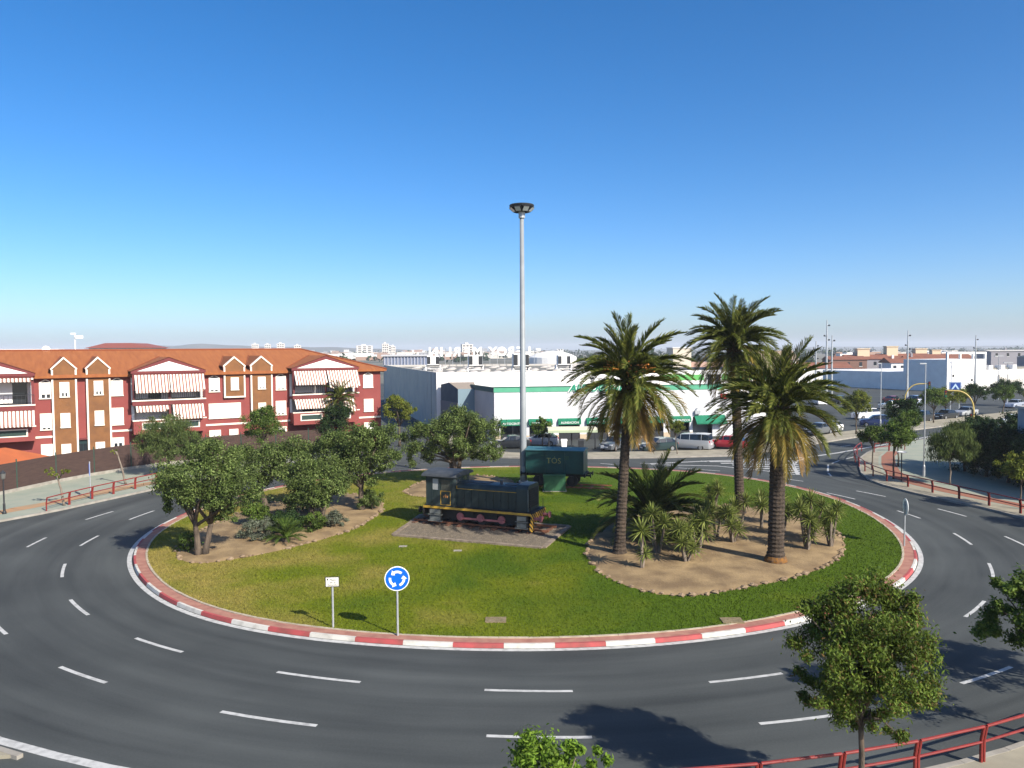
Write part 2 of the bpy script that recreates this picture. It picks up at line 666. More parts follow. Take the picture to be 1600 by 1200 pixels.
W_KERB = [(-75, 31), (-42, 41.5), (-36.5, 46), (-33.5, 49.9), (-32.3, 52.0), (-31.5, 53.7), (-30.6, 56.1), (-28.7, 61.2),
          (-25.5, 67.0), (-21.0, 72.5), (-17.5, 77.0), (-15.8, 84.0), (-18.5, 100.0), (-27.0, 130.0), (-34.0, 165.0)]
pavement("pavement_west", W_KERB, [(-135, 165), (-135, 31)], M_pav_green)
# sandy verge strips on the west pavement
mb = MB()
vs = [(-35.2, 50.2), (-33.7, 53.2), (-32.4, 55.9), (-30.3, 61.4), (-28.0, 65.6)]
for i in range(len(vs) - 1):
    a, b = vs[i], vs[i + 1]
    mb.face([(a[0] - 1.7, a[1] + 0.5, 0.136), (a[0] - 0.3, a[1], 0.136), (b[0] - 0.3, b[1], 0.136), (b[0] - 1.5, b[1] + 0.5, 0.136)])
struct(mb.part("verge", mat("verge_ochre", (0.36, 0.20, 0.10), 0.95, (0.28, 0.20, 0.12), 1.2, 6)))
N_KERB = [(-9.5, 100), (-7.6, 86), (-5.5, 81.0), (-2.5, 78.6), (2.0, 77.4), (8.0, 77.1), (15, 77.3), (22.0, 78.2), (27, 81.3), (42.0, 93.8),
          (60.4, 106.7), (80.7, 121.7), (150, 172)]
N_BACK = [(150, 182), (87, 131.4), (63.7, 115.2), (42, 99.0), (30, 88.3), (23.2, 82.8), (8.7, 81.2), (3.9, 80.6), (0, 81.6), (-4.0, 84.5), (-5.5, 88), (-7.0, 100)]
pavement("pavement_north", N_KERB[::-1], N_BACK[::-1], M_pav_sand)
E_KERB = [(90, 126), (61.4, 101.5), (47.5, 90.0), (40.2, 84.0), (37.0, 80.0), (34.6, 76.3), (32.2, 71.3), (30.4, 66.9), (29.4, 63.2),
          (29.4, 60.6), (30.0, 57.4), (30.9, 54.6), (31.8, 52.0), (32.5, 48.6), (33.4, 44), (36, 38), (44, 32), (90, 24)]
pavement("pavement_east", E_KERB, [(150, 24), (150, 160)], M_pav_green)
mb = MB()
for i in range(4, 13):
    a, b = E_KERB[i], E_KERB[i + 1]
    for (o0, o1, mi) in ((0.2, 1.9, 0), (2.2, 3.6, 1)):
        mb.face([(a[0] + o0, a[1] + o0 * .1, 0.136), (b[0] + o0, b[1] + o0 * .1, 0.136), (b[0] + o1, b[1] + o1 * .1, 0.136), (a[0] + o1, a[1] + o1 * .1, 0.136)][::-1], mi)
struct(mb.part("cycle_path", [M_pav_sand, mat("cycle_red", (0.27, 0.10, 0.06), 0.9, (0.22, 0.11, 0.07), 1.5, 6)]))
S_KERB = [pol(32.5, a) for a in np.arange(-106, -52, 3.0)] + [(24, 24.5), (32, 27), (60, 20)]
S_KERB = [(-7.6, 10.0), (-8.0, 16.0)] + S_KERB
pavement("pavement_south", S_KERB[::-1], [(60, -25), (-7.6, -25)][::-1], M_pav_sand)
# splitter island by the south-western exit and the white bar beyond it
pavement("splitter_island", [(-19.5, 22.6), (-17.2, 22.3), (-14.9, 21.2), (-13.4, 20.55)], [(-15.2, 20.3), (-19.5, 20.9)], M_pav_sand, 0.10)
mark([(-15.5, 18.4), (-11.2, 18.9), (-11.0, 19.75), (-15.5, 19.75)], 0.006, "stop_bar")

# ------------------------------------------------------------------ the central island
isl = struct(link("island_kerb", None))
NK = 74
for k in range(NK):
    a0, a1 = -180 + 360 * k / NK, -180 + 360 * (k + 1) / NK
    m_ = M_red_kerb if k % 2 else M_white_kerb
    mb = MB()
    n = 3
    for i in range(n):
        p, q = a0 + (a1 - a0 - 0.02) * i / n, a0 + (a1 - a0 - 0.02) * (i + 1) / n
        pi_, po, qi, qo = pol(RL(p) - 0.43, p), pol(RL(p) - 0.27, p), pol(RL(q) - 0.43, q), pol(RL(q) - 0.27, q)
        pt, qt = pol(RL(p) - 0.32, p), pol(RL(q) - 0.32, q)
        mb.hexa([(*pi_, -0.03), (*po, -0.03), (*qo, -0.03), (*qi, -0.03)], [(*pi_, 0.15), (*pt, 0.15), (*qt, 0.15), (*qi, 0.15)])
    mb.part("kerb_stone", m_, isl)
mb = MB()
ring_strip(mb, 0.42, 0.90, 0.138, -180, 180, 2)
struct(mb.part("paved_apron", M_apron))
for k in range(120):
    mb = MB()
    ring_strip(mb, 0.89, 1.0, -0.02, -180 + 3 * k, -180 + 3 * k + 2.96, 3, 0.165 + rng.uniform(-.01, .01))
    mb.part("edging_stone", M_edge, isl)

def lawn_mat():
    m, nt, p = _new("lawn_grass")
    N, L = nt.nodes.new, nt.links.new
    g = N("ShaderNodeNewGeometry")
    def noise(s, d=6):
        n = N("ShaderNodeTexNoise")
        n.inputs['Scale'].default_value = s
        n.inputs['Detail'].default_value = d
        L(g.outputs['Position'], n.inputs['Vector'])
        return n.outputs['Fac']
    sep = N("ShaderNodeSeparateXYZ")
    L(g.outputs['Position'], sep.inputs[0])
    # drier towards the west and north of the island, lush in the east
    mr = N("ShaderNodeMapRange")
    mr.inputs[1].default_value, mr.inputs[2].default_value = -16, 9
    mr.inputs[3].default_value, mr.inputs[4].default_value = 0.30, -0.22
    L(sep.outputs[0], mr.inputs[0])
    add = N("ShaderNodeMath")
    add.operation = 'ADD'
    L(noise(0.22, 7), add.inputs[0])
    L(mr.outputs[0], add.inputs[1])
    rp = N("ShaderNodeValToRGB")
    e = rp.color_ramp.elements
    e[0].position, e[0].color = 0.34, (0.056, 0.098, 0.004, 1)
    e[1].position, e[1].color = 0.86, (0.22, 0.18, 0.045, 1)
    x = e.new(0.58)
    x.color = (0.108, 0.135, 0.006, 1)
    L(add.outputs[0], rp.inputs[0])
    mx = N("ShaderNodeMix")
    mx.data_type = 'RGBA'
    mx.blend_type = 'MULTIPLY'
    mx.inputs[0].default_value = 0.55
    rp2 = N("ShaderNodeValToRGB")
    rp2.color_ramp.elements[0].position, rp2.color_ramp.elements[1].position = 0.3, 0.7
    rp2.color_ramp.elements[0].color = (0.55, 0.55, 0.5, 1)
    rp2.color_ramp.elements[1].color = (1.35, 1.3, 1.2, 1)
    L(noise(7, 5), rp2.inputs[0])
    L(rp.outputs[0], mx.inputs[6])
    L(rp2.outputs[0], mx.inputs[7])
    L(mx.outputs[2], p.inputs['Base Color'])
    p.inputs['Roughness'].default_value = 0.9
    p.inputs['Specular IOR Level'].default_value = 0.15
    b = N("ShaderNodeBump")
    b.inputs['Strength'].default_value = 0.7
    b.inputs['Distance'].default_value = 0.06
    L(noise(18, 4), b.inputs['Height'])
    L(b.outputs[0], p.inputs['Normal'])
    return m

M_lawn = lawn_mat()
BED_E = smooth_poly([(3.84, 41.5), (3.95, 38.16), (4.7, 35.5), (5.93, 33.95), (7.21, 33.3), (9.02, 33.8), (11.75, 35.1), (14.46, 36.8),
                     (16.64, 39.0), (18.4, 42.2), (19.1, 44.9), (18.75, 47.8), (17.75, 50.7), (15.9, 52.9), (12.4, 53.0), (8.5, 51.0), (5.4, 46.5)])
BED_W = smooth_poly([(-18.0, 40.5), (-16.45, 39.0), (-15.0, 39.6), (-12.9, 41.4), (-11.07, 43.8), (-9.5, 46.9), (-8.8, 51.6), (-9.2, 54.8),
                     (-11.8, 58.7), (-15.4, 57.5), (-18.1, 54.0), (-18.9, 48.0), (-19.0, 44.0)])
BED_N = smooth_poly([(-8.6, 58.0), (-6.0, 56.2), (-3.2, 57.5), (-1.2, 60.2), (0.4, 63.0), (-1.5, 66.0), (-5.0, 67.0), (-7.6, 63.5)])
LO_DIR, LO_N = Vector((cos(R(-23.2)), sin(R(-23.2)))), Vector((-sin(R(-23.2)), cos(R(-23.2))))
GRAVEL = [(-7.0, 44.9), (1.62, 41.75), (3.4, 46.7), (-6.0, 50.3)]
mb = MB()
n = 120
mb.face([(*pol(RL(360 * i / n) - 0.93, 360 * i / n), 0.15) for i in range(n)])
struct(mb.part("lawn", M_lawn))

def bed(name, poly, seed, stones=True, h=0.10):
    """soil bed, slightly mounded, with a rim of small stones"""
    c = np.mean(np.array(poly), axis=0)
    rs = np.random.RandomState(seed)
    mb = MB()
    n = len(poly)
    rings = [(1.0, 0.145), (0.985, 0.175), (0.9, 0.175 + h * .4), (0.7, .175 + h * .8), (0.4, .175 + h), (0.0, .175 + h)]
    base = len(mb.v)
    for f, z in rings[:-1]:
        for i, (x, y) in enumerate(poly):
            w = 1 + (rs.uniform(-.012, .012) if f > .95 else 0)
            mb.v.append((c[0] + (x - c[0]) * f * w, c[1] + (y - c[1]) * f * w, z + rs.uniform(-.02, .02) * (f < .95)))
    mb.v.append((c[0], c[1], rings[-1][1]))
    for k in range(len(rings) - 2):
        for i in range(n):
            j = (i + 1) % n
            mb.f.append((k * n + i, k * n + j, (k + 1) * n + j, (k + 1) * n + i))
            mb.m.append(0)
    k = len(rings) - 2
    for i in range(n):
        mb.f.append((k * n + i, k * n + (i + 1) % n, len(mb.v) - 1))
        mb.m.append(0)
    o = struct(mb.part(name, M_soil, smooth=True))
    if stones:
        st = MB()
        L = 0
        pts = []
        for i in range(n):
            a, b = Vector(poly[i]), Vector(poly[(i + 1) % n])
            m = max(1, int((b - a).length / 0.30))
            pts += [a + (b - a) * ((q + rs.uniform(0, .8)) / m) for q in range(m)]
        for p in pts:
            if rs.rand() < 0.12:
                continue
            r = rs.uniform(.06, .17)
            rock(st, (p.x + rs.uniform(-.1, .1), p.y + rs.uniform(-.1, .1), .17), r, rs)
        for _ in range(90):      # loose stones and clods over the soil
            i = rs.randint(n)
            f = rs.uniform(.1, .95)
            rock(st, (c[0] + (poly[i][0] - c[0]) * f, c[1] + (poly[i][1] - c[1]) * f, .17 + h * (1 - f)), rs.uniform(.02, .07), rs)
        st.part("stone_edging", M_stone, o)["kind"] = 'stuff'
    return o

def rock(mb, c, r, rs):
    n = len(mb.v)
    a0 = rs.uniform(0, 6)
    for zz, rr, k in ((-.3, .8, 5), (.35, .95, 5), (.8, .5, 5)):
        for i in range(k):
            a = a0 + 2 * pi * i / k + zz
            q = r * rr * rs.uniform(.75, 1.2)
            mb.v.append((c[0] + q * cos(a) * 1.2, c[1] + q * sin(a), c[2] + r * zz * rs.uniform(.8, 1.1)))
    for l in range(2):
        for i in range(5):
            j = (i + 1) % 5
            mb.f.append((n + l * 5 + i, n + l * 5 + j, n + l * 5 + 5 + j, n + l * 5 + 5 + i))
            mb.m.append(0)
    mb.f.append(tuple(n + 10 + i for i in range(5)))
    mb.m.append(0)

bed("planting_bed_east", BED_E, 1)
bed("planting_bed_west", BED_W, 2)
bed("planting_bed_north", BED_N, 3)

def quads_mesh(name, P, Mx):
    """P: (n, 4, 3) array of quads (or (n, 3, 3) triangles)"""
    n, k = P.shape[0], P.shape[1]
    me = bpy.data.meshes.new(name)
    me.vertices.add(n * k)
    me.vertices.foreach_set('co', P.astype(np.float32).ravel())
    me.loops.add(n * k)
    me.loops.foreach_set('vertex_index', np.arange(n * k, dtype=np.int32))
    me.polygons.add(n)
    me.polygons.foreach_set('loop_start', np.arange(0, n * k, k, dtype=np.int32))
    me.update(calc_edges=True)
    me.materials.append(Mx)
    return me

def grass():
    rs = np.random.RandomState(5)
    n = 330000
    a = rs.uniform(-180, 180, n)
    r = np.sqrt(rs.uniform(0, 1, n))
    Rm = np.interp(a, np.append(_aa, 180), np.append(_rr, _rr[0])) - 0.97
    x = CX + r * Rm * np.cos(np.radians(a))
    y = CY + r * Rm * np.sin(np.radians(a))
    keep = (rs.uniform(0, 1, n) < np.clip((70 - y) / 34, 0.10, 1.0))
    for q in (BED_E, BED_W, BED_N, GRAVEL):
        keep &= ~inpoly(x, y, q)
    x, y = x[keep], y[keep]
    n = len(x)
    h = rs.uniform(.03, .075, n)
    w = rs.uniform(.012, .03, n)
    t = rs.uniform(0, 2 * pi, n)
    lx, ly = rs.normal(0, .03, n), rs.normal(0, .03, n)
    P = np.zeros((n, 3, 3))
    P[:, 0] = np.c_[x - w * np.cos(t), y - w * np.sin(t), np.full(n, .148)]
    P[:, 1] = np.c_[x + w * np.cos(t), y + w * np.sin(t), np.full(n, .148)]
    P[:, 2] = np.c_[x + lx, y + ly, .15 + h]
    o = link("grass_blades", quads_mesh("grass_blades", P, M_lawn))
    tag(o, "short mown grass covering the roundabout island", "grass", kind='stuff')

grass()
# small concrete drain covers let into the grass
for (x, y, l) in ((-0.72, 30.55, "concrete drain cover in the front lawn below the roundabout sign"), (8.7, 30.3, "concrete drain cover in the lawn before the palm bed")):
    o = MB().box(-.42, .42, -.3, .3, -.05, .03).part("drain_cover", mat("weathered_cover", (0.22, 0.17, 0.10), .95, (.14, .11, .06), 6, 4), None, loc=(x, y, .16))
    tag(o, l, "drain cover")
for (x, y, l) in ((-6.1, 42.3, "small pale lawn spotlight slab left of its twin before the engine"), (-3.0, 41.3, "small pale lawn spotlight slab right of its twin before the engine")):
    o = MB().box(-.22, .22, -.1, .1, -.05, .04).part("lawn_slab", M_kerb, None, loc=(x, y, .16))
    tag(o, l, "slab")

# ------------------------------------------------------------------ vegetation builders
LM_olive = leafmat("olive_leaves", [(0.036, 0.060, 0.012), (0.072, 0.108, 0.024), (0.115, 0.158, 0.042), (0.17, 0.21, 0.072)], 0.25)
LM_green = leafmat("green_leaves", [(0.035, 0.07, 0.011), (0.075, 0.12, 0.02), (0.12, 0.165, 0.032)], 0.3)
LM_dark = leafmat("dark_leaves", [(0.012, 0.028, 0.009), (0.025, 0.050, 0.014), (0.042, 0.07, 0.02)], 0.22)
LM_yellow = leafmat("yellow_green_leaves", [(0.07, 0.10, 0.015), (0.13, 0.16, 0.022), (0.21, 0.21, 0.035)], 0.35)
LM_fresh = leafmat("fresh_leaves", [(0.06, 0.12, 0.012), (0.11, 0.19, 0.02), (0.18, 0.27, 0.035)], 0.4)
LM_pepper = leafmat("pepper_leaves", [(0.04, 0.075, 0.012), (0.08, 0.125, 0.018), (0.13, 0.175, 0.028), (0.08, 0.125, 0.018), (0.13, 0.175, 0.028), (0.05, 0.085, 0.014), (0.16, 0.09, 0.035)], 0.3)
LM_willow = leafmat("weeping_leaves", [(0.055, 0.085, 0.022), (0.09, 0.125, 0.035), (0.135, 0.165, 0.055)], 0.35)
LM_lav = leafmat("grey_leaves", [(0.07, 0.085, 0.05), (0.11, 0.125, 0.085), (0.15, 0.165, 0.12)], 0.2)

def unit(a):
    return a / (np.linalg.norm(a, axis=1, keepdims=True) + 1e-9)

def leaf_quads(cen, rad, per, ln, wd, rs, up=0.3, hang=0.0, flat=0.85, shell=0.45):
    """diamond leaves spread through clumps; cen (k,3), rad (k,)"""
    k = len(cen)
    idx = np.repeat(np.arange(k), per)
    n = len(idx)
    d = unit(rs.normal(0, 1, (n, 3)))
    rr = rs.uniform(0, 1, n) ** shell * np.exp(rs.normal(0, .30, n))
    p = cen[idx] + d * (rad[idx] * rr)[:, None] * np.array([1, 1, flat])
    nrm = unit(d * 0.7 + rs.normal(0, .55, (n, 3)) + np.array([0, 0, up]))
    a = unit(np.cross(nrm, rs.normal(0, 1, (n, 3))))
    if hang:
        a = unit(a * (1 - hang) + np.array([0, 0, -1.0]) * hang)
        nrm = unit(nrm - a * np.sum(nrm * a, axis=1, keepdims=True))
    b = np.cross(nrm, a)
    L = (ln * rs.uniform(.65, 1.3, n))[:, None] * .5
    W = (wd * rs.uniform(.7, 1.3, n))[:, None] * .5
    P = np.stack([p - a * L, p + b * W - a * L * .1, p + a * L, p - b * W - a * L * .1], axis=1)
    return P

def clumps(lobes, count, rs, rmin=.16, rmax=.34, low=-0.75):
    """clump centres spread over a set of crown lobes (cx, cy, cz, rx, ry, rz)"""
    vol = np.array([l[3] * l[4] * l[5] for l in lobes]) ** .7
    vol /= vol.sum()
    C, Q = [], []
    for l, v in zip(lobes, vol):
        m = max(3, int(count * v))
        d = unit(rs.normal(0, 1, (m, 3)))
        d[:, 2] = np.where(d[:, 2] < low, -d[:, 2] * .5, d[:, 2])
        rr = rs.uniform(.45, .95, m)[:, None]
        c = np.array(l[:3]) + d * rr * np.array(l[3:])
        C.append(c)
        Q.append(rs.uniform(rmin, rmax, m) * (l[3] + l[4] + l[5]) / 3)
    return np.concatenate(C), np.concatenate(Q)

def tree(name, label, loc, lobes, trunk_h, trunk_r, leaf=LM_green, bark=M_bark, n=70, per=130, ln=.14, wd=.06, seed=0, cat="tree",
         group=None, lean=(0, 0), hang=0.0, rmin=.16, rmax=.34, limbs=9, stems=1, rz=0.0, cname="crown", up=.3, low=-.75, tname="trunk"):
    rs = np.random.RandomState(seed + 11)
    t = thing(name, label, cat, loc, rz, group)
    cen, rad = clumps(lobes, n, rs, rmin, rmax, low)
    P = leaf_quads(cen, rad, per, ln, wd, rs, up, hang)
    link(cname, quads_mesh(cname, P, leaf), t)
    for s in range(stems):
        mb = MB()
        sa = s * 2 * pi / stems + .5
        ox, oy = (.17 * cos(sa), .13 * sin(sa)) if stems > 1 else (0, 0)
        lx, ly = (lean[0] + ox * 2.6, lean[1] + oy * 2.6)
        top = Vector((lx, ly, trunk_h))
        pts, rr = [], []
        for i in range(6):
            f = i / 5
            pts.append((ox + (lx - ox) * f + rs.uniform(-.04, .04) * (0 < i), oy + (ly - oy) * f + rs.uniform(-.04, .04) * (0 < i), -0.05 + (trunk_h + .05) * f))
            rr.append(trunk_r * (1.25 - .25 * min(1, f * 4)) * (1 - .35 * f))
        mb.tube(pts, rr, 8)
        mb.part(tname, bark, t, smooth=True)
        br = MB()
        ids = rs.permutation(len(cen))[:limbs]
        for q in ids:
            e = Vector(cen[q])
            m = top.lerp(e, .5) + Vector((rs.uniform(-.15, .15), rs.uniform(-.15, .15), rs.uniform(0, .25)))
            st = top.lerp(Vector(pts[4]), rs.uniform(0, .8))
            br.tube([st, m, e], [trunk_r * .55, trunk_r * .33, trunk_r * .10], 5)
        br.part("limbs", bark, t, smooth=True)
    return t

def frond_mesh(name, L, e0, droop, m, rs, nl=60, leaf=.46, sag=.18, w=.05):
    """feather leaf growing from the origin along +X with start elevation e0"""
    mb = MB()
    n = 12
    pts, tang = [Vector((0, 0, 0))], []
    for i in range(n):
        t = i / n
        e = R(e0 - droop * t ** 1.2)
        d = Vector((cos(e), 0, sin(e)))
        tang.append(d)
        pts.append(pts[-1] + d * (L / n))
    tang.append(tang[-1])
    mb.tube(pts, [.05 * (1 - .85 * i / n) + .006 for i in range(n + 1)], 4)
    for i in range(nl):
        t = .10 + .9 * (i + .5) / nl
        k = min(int(t * n), n - 1)
        f = t * n - k
        p = pts[k].lerp(pts[k + 1], f)
        d = tang[k]
        upv = Vector((-d.z, 0, d.x))
        for s in (-1, 1):
            q = leaf * (0.35 + 1.05 * sin(pi * min(1, t * .82 + .12)) ** .8) * rs.uniform(.85, 1.1) * (1.0 if t < .9 else .8)
            v = (d * rs.uniform(.8, 1.15) + Vector((0, s, 0)) * rs.uniform(.6, .85) * (1 - .4 * t) + upv * rs.uniform(.2, .5)).normalized()
            mid = p + v * q * .55
            tip = p + v * q + Vector((0, 0, -sag * q * rs.uniform(.5, 1.3)))
            wv = d * w * .5
            mb.face([p - wv * .5, p + wv * .5, mid + wv, tip, mid - wv])
    return mb.mesh(name, m)

FR = leafmat("palm_frond_green", [(0.045, 0.064, 0.010), (0.088, 0.105, 0.018), (0.155, 0.155, 0.036)], 0.2, .5)
FY = leafmat("palm_frond_old", [(0.10, 0.095, 0.02), (0.17, 0.13, 0.025), (0.26, 0.17, 0.035)], 0.25, .5)
FD = leafmat("palm_frond_dry", [(0.22, 0.13, 0.035), (0.30, 0.18, 0.05), (0.20, 0.13, 0.06)], 0.2, .6)
_rs = np.random.RandomState(3)
FROND = {}
for key, e0, dr, m_ in (('u', 82, 45, FR), ('u2', 68, 62, FR), ('m', 50, 75, FR), ('m2', 32, 78, FR), ('h', 14, 75, FR), ('l', -6, 68, FR),
                        ('l2', -22, 58, FY), ('d', -42, 45, FY), ('dd', -60, 28, FD), ('h2', 10, 80, FY)):
    FROND[key] = [frond_mesh("frond", 3.0, e0 + _rs.uniform(-4, 4), dr * _rs.uniform(.9, 1.15), m_, _rs) for _ in range(2)]
M_fruit = mat("date_stalks", (0.45, 0.17, 0.03), 0.6)

def palm(name, label, base, top, r_base, r_top, crown, seed, dry=0.5, nf=96, group=None, fruit=False, scale_z=1.0):
    rs = np.random.RandomState(seed)
    t = thing(name, label, "palm tree", (base[0], base[1], 0.16), 0, group)
    tx, ty, h = top[0] - base[0], top[1] - base[1], top[2] - .16
    mb = MB()
    n, k = int(h / .10), 14
    pts, rr = [], []
    for i in range(n + 1):
        f = i / n
        pts.append((tx * f ** 1.15, ty * f ** 1.15, h * f - .05 * (i == 0)))
        flare = 1 + .45 * max(0, 1 - f * 9) ** 2
        rr.append((r_base + (r_top - r_base) * min(1, f * 1.3)) * flare * (1.045 if i % 2 else .955) * (1 + rs.uniform(-.02, .02)))
    mb.tube(pts, rr, k)
    mb.part("trunk", M_palmbark, t)
    # pineapple of cut leaf bases under the crown
    bt = MB()
    for i in range(70):
        a = i * 2.39996
        z = h - .75 + 1.05 * i / 70
        r0 = r_top * (1.0 + .25 * sin(pi * i / 70))
        p = Vector((tx + cos(a) * r0 * .8, ty + sin(a) * r0 * .8, z))
        q = p + Vector((cos(a) * .20, sin(a) * .20, .20))
        bt.tube([p, q], [.075, .045], 5)
    bt.part("leaf_bases", mat("leaf_base", (0.14, 0.085, 0.035), .9, (.07, .045, .02), 6), t)
    keys = [('u', .10), ('u2', .13), ('m', .16), ('m2', .16), ('h', .10), ('h2', .05), ('l', .08), ('l2', .08 + .02 * dry), ('d', .08 + .04 * dry), ('dd', .02 + .06 * dry)]
    tot = sum(v for _, v in keys)
    i = 0
    for key, v in keys:
        for _ in range(int(round(nf * v / tot))):
            a = i * 2.39996 + rs.uniform(-.25, .25)
            i += 1
            o = link("frond", FROND[key][rs.randint(2)], t)
            low = key in ('l', 'l2', 'd', 'dd')
            rb = r_top * (.35 if key in ('u', 'u2') else .7)
            zz = h + (.30 if key in ('u', 'u2') else .15 if key in ('m', 'm2') else -.05 if not low else -.30) + rs.uniform(-.1, .1)
            o.location = (tx + cos(a) * rb, ty + sin(a) * rb, zz)
            o.rotation_euler = (rs.uniform(-.25, .25), rs.uniform(-.10, .10), a)
            s = crown / 3.0 * rs.uniform(.82, 1.08) * (.9 if low else 1)
            o.scale = (s, s, s * scale_z)
    if fruit:
        for q in range(9):
            a = q * 2.4 + .3
            fb = MB()
            for w in range(14):
                b = a + rs.uniform(-.35, .35)
                e = rs.uniform(.35, 1.1)
                L = rs.uniform(1.1, 1.7)
                p0 = Vector((tx + cos(a) * .15, ty + sin(a) * .15, h + .25))
                p1 = p0 + Vector((cos(b) * L * .6 * cos(e), sin(b) * L * .6 * cos(e), L * .6 * sin(e)))
                p2 = p1 + Vector((cos(b) * L * .45, sin(b) * L * .45, .05))
                fb.tube([p0, p1, p2], [.04, .03, .045], 4)
            fb.part("fruit_stalk", M_fruit, t)
    return t

G_palm = "tall palms on the roundabout island"
palm("palm_tree", "tall date palm with orange fruit stalks and many yellowed hanging fronds, nearest the engine", (5.63, 40.42), (6.15, 40.42, 9.2), .30, .23, 3.5, 1, 1.0, 128, G_palm, True)
palm("palm_tree", "tallest palm, standing farthest back with its crown clear against the sky", (14.89, 50.17), (14.45, 50.17, 11.0), .31, .29, 3.4, 2, .25, 116, G_palm)
palm("palm_tree", "thick-trunked date palm with orange lichen at its foot, rightmost on the island", (13.25, 38.51), (13.35, 38.51, 7.85), .41, .37, 3.45, 3, .3, 122, G_palm)
palm("young_palm", "young trunkless palm with arching dark fronds behind the yuccas", (7.9, 44.3), (8.0, 44.3, 1.15), .42, .4, 3.75, 4, -.6, 66, None)
tag(MB().lathe([(.58, 0), (.56, .22), (.48, .38)], 14).part("lichen_collar", mat("orange_lichen", (.20, .085, .012), .95, (.09, .055, .03), 7, 5), [o for o in bpy.data.objects if o.name == "palm_tree.002"][0]))

# yuccas
YM = leafmat("yucca_leaves", [(0.08, 0.11, 0.02), (0.14, 0.17, 0.035), (0.21, 0.235, 0.07)], .2, .45)
def yucca_proto(heads, seed):
    rs = np.random.RandomState(seed)
    t = thing("yucca", "yucca", "yucca", (0, 0, 0), 0, "yuccas in the palm bed")
    for (hx, hy, hz, s) in heads:
        MB().tube([(hx * .15, hy * .15, -.05), (hx * .6, hy * .6, hz * .5), (hx, hy, hz)], [.075, .06, .055], 6).part("stem", M_bark_pale, t)
        rb = MB()
        for i in range(64):
            a = i * 2.39996
            e = R(82 - 125 * (i / 64) ** .9 + rs.uniform(-6, 6))
            L = s * rs.uniform(.55, .75)
            d = Vector((cos(a) * cos(e), sin(a) * cos(e), sin(e)))
            side = Vector((-sin(a), cos(a), 0)) * .032
            p = Vector((hx, hy, hz))
            m = p + d * L * .5
            q = p + d * L + Vector((0, 0, -.08 * L))
            rb.face([p - side * .5, p + side * .5, m + side, q, m - side])
        rb.part("rosette", YM, t)
    return t

YP = [yucca_proto([(0, 0, 1.55, 1.1), (.12, .1, .6, .7)], 1), yucca_proto([(.25, 0, 1.3, 1.0), (-.35, .15, .95, 1.0), (.1, -.3, .6, .9), (-.1, .3, 1.5, 1)], 2),
      yucca_proto([(.3, .1, 1.15, .95), (-.25, -.1, 1.35, 1)], 3), yucca_proto([(.45, 0, 1.6, 1), (-.4, .1, 1.5, 1), (0, -.3, 1.1, .9), (.15, .3, 1.9, 1), (-.1, -.1, .7, .8)], 4)]
YS = [(6.33, 37.54, 0, 1.05, "single slender yucca standing foremost in the palm bed"),
      (8.75, 38.6, 1, 1.0, "low bushy yucca clump foremost in the middle of the bed"),
      (7.6, 40.2, 3, 1.0, "many-headed yucca right before the young palm"),
      (9.6, 40.0, 1, 1.1, "bushy yucca just right of the foremost clump"),
      (10.3, 42.0, 3, .95, "yucca clump midway between the two nearest palms"),
      (11.6, 43.6, 2, 1.0, "two-headed yucca behind the middle of the bare soil"),
      (12.2, 42.4, 1, 1.0, "full yucca left of the thick palm trunk"),
      (13.6, 45.8, 2, 1.05, "two-headed yucca leaning before the farthest palm trunk"),
      (14.9, 45.8, 2, 1.1, "yucca just right of the farthest palm trunk foot"),
      (13.0, 49.8, 3, .85, "yucca half hidden behind the farthest palm trunk"),
      (15.5, 43.8, 2, 1.05, "yucca close behind the thick palm trunk on its right"),
      (15.75, 40.9, 3, 1.0, "tall yucca clump in front, right of the thick palm"),
      (16.9, 43.2, 3, 1.05, "rightmost tall yucca clump by the bed edge"),
      (17.3, 41.6, 3, .95, "small bushy yucca at the right front rim of the bed"),
      (9.0, 46.5, 3, 1.05, "tall yucca rising behind the young palm"),
      (16.3, 46.8, 1, 1.0, "rearmost yucca on the right side of the bed")]
used = set()
for i, (x, y, k, s, l) in enumerate(YS):
    if k in used:
        copy_tree(YP[k], (x, y, .2), i * 1.3, l, s * 1.15)
    else:
        YP[k].location = (x, y, .2)
        YP[k].rotation_euler = (0, 0, i * 1.3)
        YP[k].scale = (s * 1.15,) * 3
        YP[k]['label'] = l
        used.add(k)

# olive trees and shrubs of the island
G_ol = "olive trees on the island"
tree("olive_tree", "grey-green olive with a pale split trunk, nearest the left kerb", (-16.64, 40.75, .17), [(.1, 0, 4.3, 2.5, 2.3, 1.5), (-1.3, .3, 3.4, 1.4, 1.3, 1.1), (1.8, -.1, 3.5, 1.6, 1.4, 1.3), (.6, .3, 5.4, 1.6, 1.5, 1.0), (.1, -.5, 3.1, 1.9, 1.2, .9), (1.4, -.2, 2.3, 1.0, .9, .8), (-1.5, 0, 2.6, .8, .8, .6)], 1.9, .19,
     LM_olive, M_bark, 190, 230, .15, .06, 1, group=G_ol, lean=(.1, .1), stems=2)
tree("olive_tree", "olive with a leaning dark trunk behind the foremost one", (-16.9, 52.6, .17), [(0, 0, 3.2, 2.4, 2.2, 1.4), (2.0, .2, 3.6, 2.1, 1.9, 1.3), (-1.7, .2, 3.3, 1.5, 1.5, 1.2), (1.0, 0, 2.5, 1.8, 1.6, 1.0)], 1.6, .22,
     LM_olive, M_bark, 130, 200, .17, .07, 2, group=G_ol, lean=(-.5, .1))
